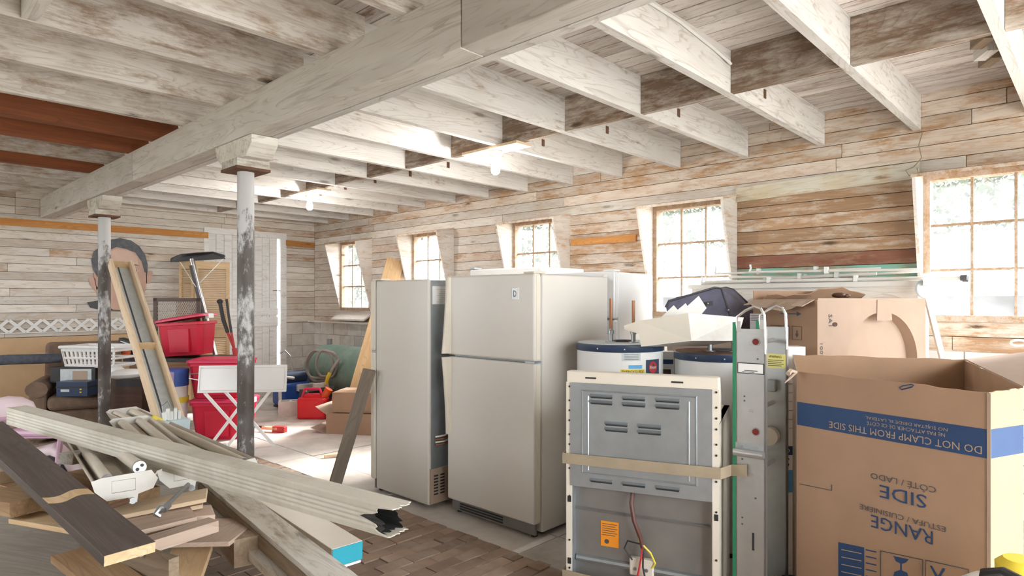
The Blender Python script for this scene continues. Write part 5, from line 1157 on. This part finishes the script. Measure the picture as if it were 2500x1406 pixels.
# ------------------------------------------------------------------ scrap timber pile in the left foreground
def plank(label, a, b, w, t, mat, roll=0.0, name='scrap_board', cat='board', up=(0, 0, 1)):
    return tag(timber(name, P(*a), P(*b), w, t, M[mat], up=up, roll=roll, bevel=0.002), label, cat)
pf = thing('low_platform', 'low platform of weathered grey plywood under the scrap timber', 'platform', L(-2.55, 3.0), rzdir(1, -0.35))
obj('deck_sheet', MB().bx(-0.5, 1.0, -0.55, 1.1, 0.30, 0.322), M['ply_grey'], pf)
for x in (-0.45, 0.25, 0.95):
    for y in (-0.5, 1.0): obj('leg', MB().bx(x - 0.04, x + 0.04, y - 0.04, y + 0.04, 0, 0.30), M['rough_wood'], pf)
for y in (-0.5, 1.0): obj('rail', MB().bx(-0.5, 1.0, y - 0.02, y + 0.02, 0.2, 0.30), M['rough_wood'], pf)
# fence post: hollow ribbed vinyl with a torn end
def post():
    a, b = P(40, 1012, 3.9), P(975, 1268, 2.22); Mx, ln = frame(a, b)
    t = thing('vinyl_post', 'long hollow ribbed white vinyl post with a torn end', 'fence post', a); t.matrix_basis = Mx
    h = 0.051; per = []
    def side(f):
        for i in range(12):
            u = -h + 2 * h * i / 12; g = 0.0022 if i % 2 and 1 < i < 11 else 0.0
            per.append(f(u, h - g))
    side(lambda u, k: (u, k)); side(lambda u, k: (k, -u)); side(lambda u, k: (-u, -k)); side(lambda u, k: (-k, u))
    rnd = random.Random(5); n = len(per); jag = []
    for i, (y, z) in enumerate(per):
        top = z > 0.045; bot = z < -0.045
        jag.append(ln - (0.0 if top and y < 0.03 else 0.0) + (0.02 * rnd.random() if top else (-0.01 + 0.015 * rnd.random() if bot else -0.13 + 0.10 * abs(z) / 0.05 + 0.02 * math.sin(i * 1.3) + 0.012 * rnd.random())))
    outer = [[(0, y, z) for y, z in per], [(ln * 0.5, y, z) for y, z in per], [(j, y, z) for j, (y, z) in zip(jag, per)]]
    inner = [[(j, y * 0.93, z * 0.93) for j, (y, z) in zip(jag, per)], [(ln - 0.7, y * 0.93, z * 0.93) for y, z in per]]
    obj('tube', MB().loft(outer + inner), M['vinyl'], t)
    obj('dark_inside', MB().loft([[(ln - 0.69, y * 0.9, z * 0.9) for y, z in per], [(ln - 0.05 + 0.03 * rnd.random() - (0.03 if z > 0 else 0), y * 0.9, z * 0.9) for y, z in per]], cap=False), M['rubber'], t)  # black sleeve makes the inside of the hollow end read dark
post()
db_ = plank('wide dark-stained board slanting across the front of the pile', (-40, 1042, 3.4), (318, 1352, 2.2), 0.165, 0.038, 'darkstain')
dl_ = (P(318, 1352, 2.2) - P(-40, 1042, 3.4)).length
wp = [(dl_ * 0.66 + 0.02 * math.sin(i * 0.8) + (0.075 if j else 0), -0.08 + 0.16 * (i / 8)) for j, rg_ in ((0, range(9)), (1, range(8, -1, -1))) for i in rg_]
obj('worn_patch', MB().prism(wp, 0.019, 0.0196, 'z'), M['pine'], db_)
obj('cut_end', MB().bx(dl_, dl_ + 0.002, -0.081, 0.081, -0.018, 0.018), M['pine'], db_)
# strip-light fixtures
def fixture(label, a, b, w, tubes, plate_end=1):
    a, b = P(*a), P(*b); Mx, ln = frame(a, b); t = thing('strip_light', label, 'light fixture', a, group='old strip lights on the pile'); t.matrix_basis = Mx
    hw = w / 2
    obj('tray', MB().prism([(-hw, 0.045), (-hw * 0.55, -0.03), (hw * 0.55, -0.03), (hw, 0.045), (hw - 0.004, 0.049), (hw * 0.5, -0.026), (-hw * 0.5, -0.026), (-hw + 0.004, 0.049)], 0, ln, 'x'), M['fix_white'], t)
    obj('ballast_cover', MB().prism([(-0.035, -0.026), (0.035, -0.026), (0.022, 0.016), (-0.022, 0.016)], 0.02, ln - 0.02, 'x'), M['fix_white'], t)
    pl = obj('end_plate', MB().prism([(-hw, 0.045), (-hw * 0.9, 0.0), (-hw * 0.55, -0.045), (hw * 0.1, -0.045), (hw * 0.1, -0.07), (hw * 0.35, -0.07), (hw * 0.38, -0.035), (hw * 0.85, -0.02), (hw, 0.02), (hw * 0.8, 0.06), (-hw * 0.7, 0.055)], ln, ln + 0.004, 'x'), M['white_metal'], t)
    obj('end_plate', MB().prism([(-hw, 0.045), (-hw * 0.55, -0.045), (hw * 0.55, -0.045), (hw, 0.045), (hw * 0.8, 0.06), (-hw * 0.8, 0.06)], -0.004, 0, 'x'), M['white_metal'], t)
    obj('knock_out', MB().tube([(ln + 0.004, -hw * 0.4, 0.035), (ln + 0.004, hw * 0.3, 0.035), (ln + 0.004, hw * 0.3, -0.015), (ln + 0.004, -hw * 0.4, -0.015)], 0.0015, 4, True), M['hose'], pl)
    obj('socket', MB().cyl((ln + 0.003, hw * 0.2, -0.058), (ln + 0.02, hw * 0.2, -0.058), 0.014, 12), M['zinc'], pl)
    for y, dx, *zt in tubes:
        zt = zt[0] if zt else 0.03
        tu = obj('lamp_tube', MB().cyl((0.03 + dx, y, 0.03), (ln - 0.04 + dx, y, zt), 0.026, 16), M['tube_white'], t, smooth=True)
        obj('tube_cap', MB().cyl((ln - 0.042 + dx, y, zt), (ln - 0.02 + dx, y, zt), 0.027, 16), M['zinc'], tu)
        for s_ in (-1, 1): obj('pin_hole', MB().cyl((ln - 0.0205 + dx, y + 0.009 * s_, zt + 0.008 * s_), (ln - 0.0185 + dx, y + 0.009 * s_, zt + 0.008 * s_), 0.0075, 10), M['black'], tu)
    return t
fixture('strip light with two loose tubes and white end plate, front of pile', (226, 1092, 3.75), (306, 1190, 2.75), 0.25, ((-0.06, -0.02), (0.055, 0.02, 0.078)))
fixture('strip light lying partly under the vinyl post, middle of pile', (318, 1040, 4.2), (452, 1162, 3.0), 0.24, ((-0.05, 0.0), (0.05, 0.0)))
fixture('strip light behind the vinyl post with tubes showing above it', (300, 1016, 4.6), (585, 1150, 3.6), 0.22, ((-0.055, 0.0), (0.05, 0.0)))
# boards of the pile, upper to lower
plank('thick orange plywood block at the left of the pile', (10, 1190, 3.12), (125, 1222, 2.95), 0.20, 0.13, 'osb', name='wood_block', cat='wood block')
plank('pale sawn block on top of the plywood block, leftmost', (0, 1140, 3.2), (30, 1165, 3.0), 0.10, 0.07, 'pine_pale', name='wood_block', cat='wood block')
plank('short two-by-four offcut beside the dark board', (160, 1120, 3.35), (235, 1108, 3.55), 0.09, 0.06, 'weather_white', name='wood_block', cat='wood block')
plank('orange-brown plank end under the pale sawn block', (-30, 1205, 2.95), (105, 1225, 2.75), 0.25, 0.06, 'osb')
plank('rough grey board under fixtures, behind dark board', (140, 1168, 3.4), (330, 1215, 3.0), 0.24, 0.05, 'osb')
plank('thin pale board under front end plate, upper of two', (255, 1258, 2.72), (505, 1208, 2.88), 0.17, 0.018, 'pine_pale')
plank('thin pale board under front end plate, lower of two', (265, 1268, 2.74), (495, 1222, 2.90), 0.18, 0.018, 'pine_pale')
plank('yellowish short board sticking out left under dark board', (60, 1262, 2.75), (220, 1288, 2.5), 0.12, 0.02, 'pine')
plank('reddish flat board below the long zinc rod', (300, 1290, 2.6), (470, 1250, 2.75), 0.22, 0.02, 'pine_pink')
plank('pinkish board end beside the long zinc rod', (400, 1262, 2.75), (520, 1252, 2.85), 0.16, 0.03, 'pine_pink')
plank('short two-by-four with square end lying right of dark board', (330, 1340, 2.42), (522, 1280, 2.68), 0.075, 0.048, 'pine_pink')
plank('brown block beneath the reddish flat board', (330, 1310, 2.6), (440, 1290, 2.75), 0.10, 0.05, 'rough_wood')
plank('flat plywood offcut sticking out right of the square-ended two-by-four', (470, 1330, 2.65), (560, 1270, 3.05), 0.30, 0.02, 'pine_pink')
plank('plywood strip at the very bottom, left of white rail', (430, 1440, 2.45), (470, 1340, 2.75), 0.16, 0.03, 'pine')
plank('brown two-by-six edge beneath the dark board end', (230, 1330, 2.62), (425, 1395, 2.35), 0.04, 0.10, 'rough_wood')
plank('grey-brown board at the bottom edge under dark board', (180, 1350, 2.6), (300, 1440, 2.3), 0.16, 0.03, 'osb')
plank('dark squared timber end under the white rail', (560, 1290, 3.1), (610, 1345, 2.75), 0.13, 0.12, 'rough_wood')
plank('pale plywood piece at the bottom left edge', (330, 1380, 2.55), (420, 1450, 2.3), 0.14, 0.03, 'pine_pale')
# long flaking rail: two lapped boards
rl_ = thing('flaking_rail', 'long flaking white rail running off the bottom of the picture', 'rail', (0, 0, 0))
pa, pb_ = P(520, 1170, 3.55), P(860, 1445, 2.25)
timber('top_board', pa, pb_, 0.125, 0.025, M['weather_white'], rl_); sd_ = L(-0.055, -0.03)
timber('side_board', pa + sd_ - Vector((0, 0, 0.035)), pb_ + sd_ - Vector((0, 0, 0.035)), 0.03, 0.05, M['rough_wood'], rl_); timber('lower_board', pa + sd_ * 1.4 - Vector((0, 0, 0.085)), pb_ + sd_ * 1.4 - Vector((0, 0, 0.085)), 0.06, 0.035, M['weather_white'], rl_)
lb_ = thing('long_carton', 'long slim white carton with a teal end lying on bricks', 'carton', P(862, 1358, 2.95))
Mx, ln = frame(P(560, 1165, 4.0), P(848, 1352, 2.92)); lb_.matrix_basis = Mx
obj('carton_body', MB().bx(0, ln, -0.078, 0.078, -0.045, 0.042), M['cream'], lb_, bevel=0.003); obj('teal_end', MB().bx(ln, ln + 0.004, -0.076, 0.076, -0.043, 0.04), M['teal'], lb_); obj('under_flap', MB().bx(ln - 0.2, ln + 0.002, -0.07, 0.07, -0.058, -0.047), M['paper'], lb_)
rod = thing('threaded_rod', 'zinc rod with a hook end lying on reddish board', 'rod', P(388, 1255, 2.58))
K_ = lambda px, py, d: P(px, py, d) - P(388, 1255, 2.58)
obj('shaft', MB().cyl(K_(400, 1240, 2.6), K_(460, 1182, 2.78), 0.009, 10), M['zinc'], rod, smooth=True); obj('hook', MB().tube([K_(402, 1240, 2.6), K_(390, 1240, 2.58), K_(380, 1255, 2.56), K_(392, 1258, 2.57)], 0.012, 8), M['zinc'], rod, smooth=True); obj('nut', MB().cyl(K_(398, 1244, 2.59), K_(410, 1231, 2.62), 0.017, 6), M['zinc'], rod)
tag(obj('conduit_pipe', MB().cyl(P(312, 1222, 2.7), P(262, 1240, 2.6), 0.011, 10), M['rust'], smooth=True), 'short rusty conduit poking from the front end plate', 'pipe')
# ------------------------------------------------------------------ pink toy, bin of pegs, small odds
ty = thing('toy_walker', 'pink and white plastic ride-on toy behind dark board', 'toy', P(120, 1120, 4.0), rzdir(1, 0.0))
ty.location.z = 0.335
zt = P(120, 1050, 4.0).z - 0.335
obj('tray', MB().tube([(-0.18, -0.1, zt), (0.17, -0.1, zt), (0.19, 0.08, zt + 0.01), (0.0, 0.14, zt + 0.01), (-0.16, 0.1, zt)], 0.022, 8, True), M['pink'], ty, smooth=True); obj('tray_bar', MB().cyl((0.0, -0.1, zt), (0.02, 0.13, zt), 0.018, 8), M['pink'], ty)
obj('tray_deck', MB().bx(-0.17, 0.17, -0.1, 0.1, zt - 0.03, zt - 0.01), M['pink'], ty)
for x in (-0.1, 0.14): obj('leg', MB().cyl((x, -0.09, zt), (x * 0.8, -0.11, 0.0), 0.016, 8), M['pink'], ty)
obj('hood', MB().tube([(-0.16, 0.0, 0.02), (-0.08, 0.0, 0.2), (0.04, 0.0, 0.23), (0.16, 0.0, 0.12), (0.2, 0.0, 0.02)], [0.04, 0.05, 0.05, 0.05, 0.03], 10), M['pinkpale'], ty, smooth=True)
obj('wheel', MB().lathe([(0.06, -0.02), (0.11, -0.02), (0.11, 0.02), (0.06, 0.02)], 20), M['black'], ty, Matrix.Translation((0.03, -0.04, 0.09)) @ Matrix.Rotation(R(90), 4, 'X'))
ph_ = thing('toy_helmet', 'pale pink plastic shell at the left end of vinyl post', 'toy', P(20, 1035, 4.3))
obj('shell', MB().ball((0, 0, 0.08), 0.16, 0.12, 0.11), M['pinkpale'], ph_, smooth=True); obj('stripe', MB().tube([(-0.16, -0.02, 0.05), (-0.08, -0.11, 0.05), (0.05, -0.12, 0.05), (0.15, -0.05, 0.05)], 0.018, 8), M['pink'], ph_)
bn = thing('peg_bin', 'pale blue plastic bin of white pegs at framed panel foot', 'bin', P(424, 1048, 4.45)); bn.location.z = 0.43
obj('bin_body', MB().loft([[(-0.07, -0.06, 0), (0.07, -0.06, 0), (0.07, 0.06, 0), (-0.07, 0.06, 0)], [(-0.085, -0.075, 0.24), (0.085, -0.075, 0.24), (0.085, 0.075, 0.24), (-0.085, 0.075, 0.24)]]), M['bin'], bn)
for k in range(5): obj('peg', MB().bar((-0.05 + k * 0.02, 0.0, 0.2), (-0.07 + k * 0.025, -0.02, 0.30 + 0.02 * (k % 2)), 0.02, 0.02), M['offwhite'], bn)
obj('hook_wire', MB().tube([(-0.06, 0, 0.24), (-0.075, 0, 0.34), (-0.04, 0, 0.37), (-0.02, 0, 0.33)], 0.005, 6), M['zinc'], bn)
cr2 = thing('crate', 'grey plastic crate under the peg bin', 'crate', P(430, 1048, 4.62)); cr2.location.z = 0
obj('crate_body', MB().bx(-0.22, 0.22, -0.28, 0.28, 0, 0.41), M['hose'], cr2, bevel=0.01); obj('crate_rim', MB().bx(-0.23, 0.23, -0.29, 0.29, 0.37, 0.42), M['hose'], cr2)
tag(obj('clip', MB().bx(-0.04, 0.04, -0.012, 0.012, -0.012, 0.012), M['yellow'], None, Matrix.Translation(P(392, 1000, 4.45) * 0 + bn.location + Vector((-0.10, 0.0, 0.255))) @ Matrix.Rotation(0.6, 4, 'Y')), 'small yellow clip near the pale blue peg bin', 'clip')
wb_ = thing('bucket', 'white bucket with blue lid and yellow stripe beside red totes', 'bucket', L(-3.67, 6.9))
obj('pail', MB().lathe([(0.12, 0), (0.14, 0.72), (0.145, 0.73)], 20), M['offwhite'], wb_, smooth=True); obj('blue_band', MB().lathe([(0.143, 0.58), (0.146, 0.74), (0.14, 0.76)], 20), M['blueplastic'], wb_, smooth=True); obj('yellow_band', MB().lathe([(0.142, 0.40), (0.144, 0.46)], 20), M['yellow'], wb_)
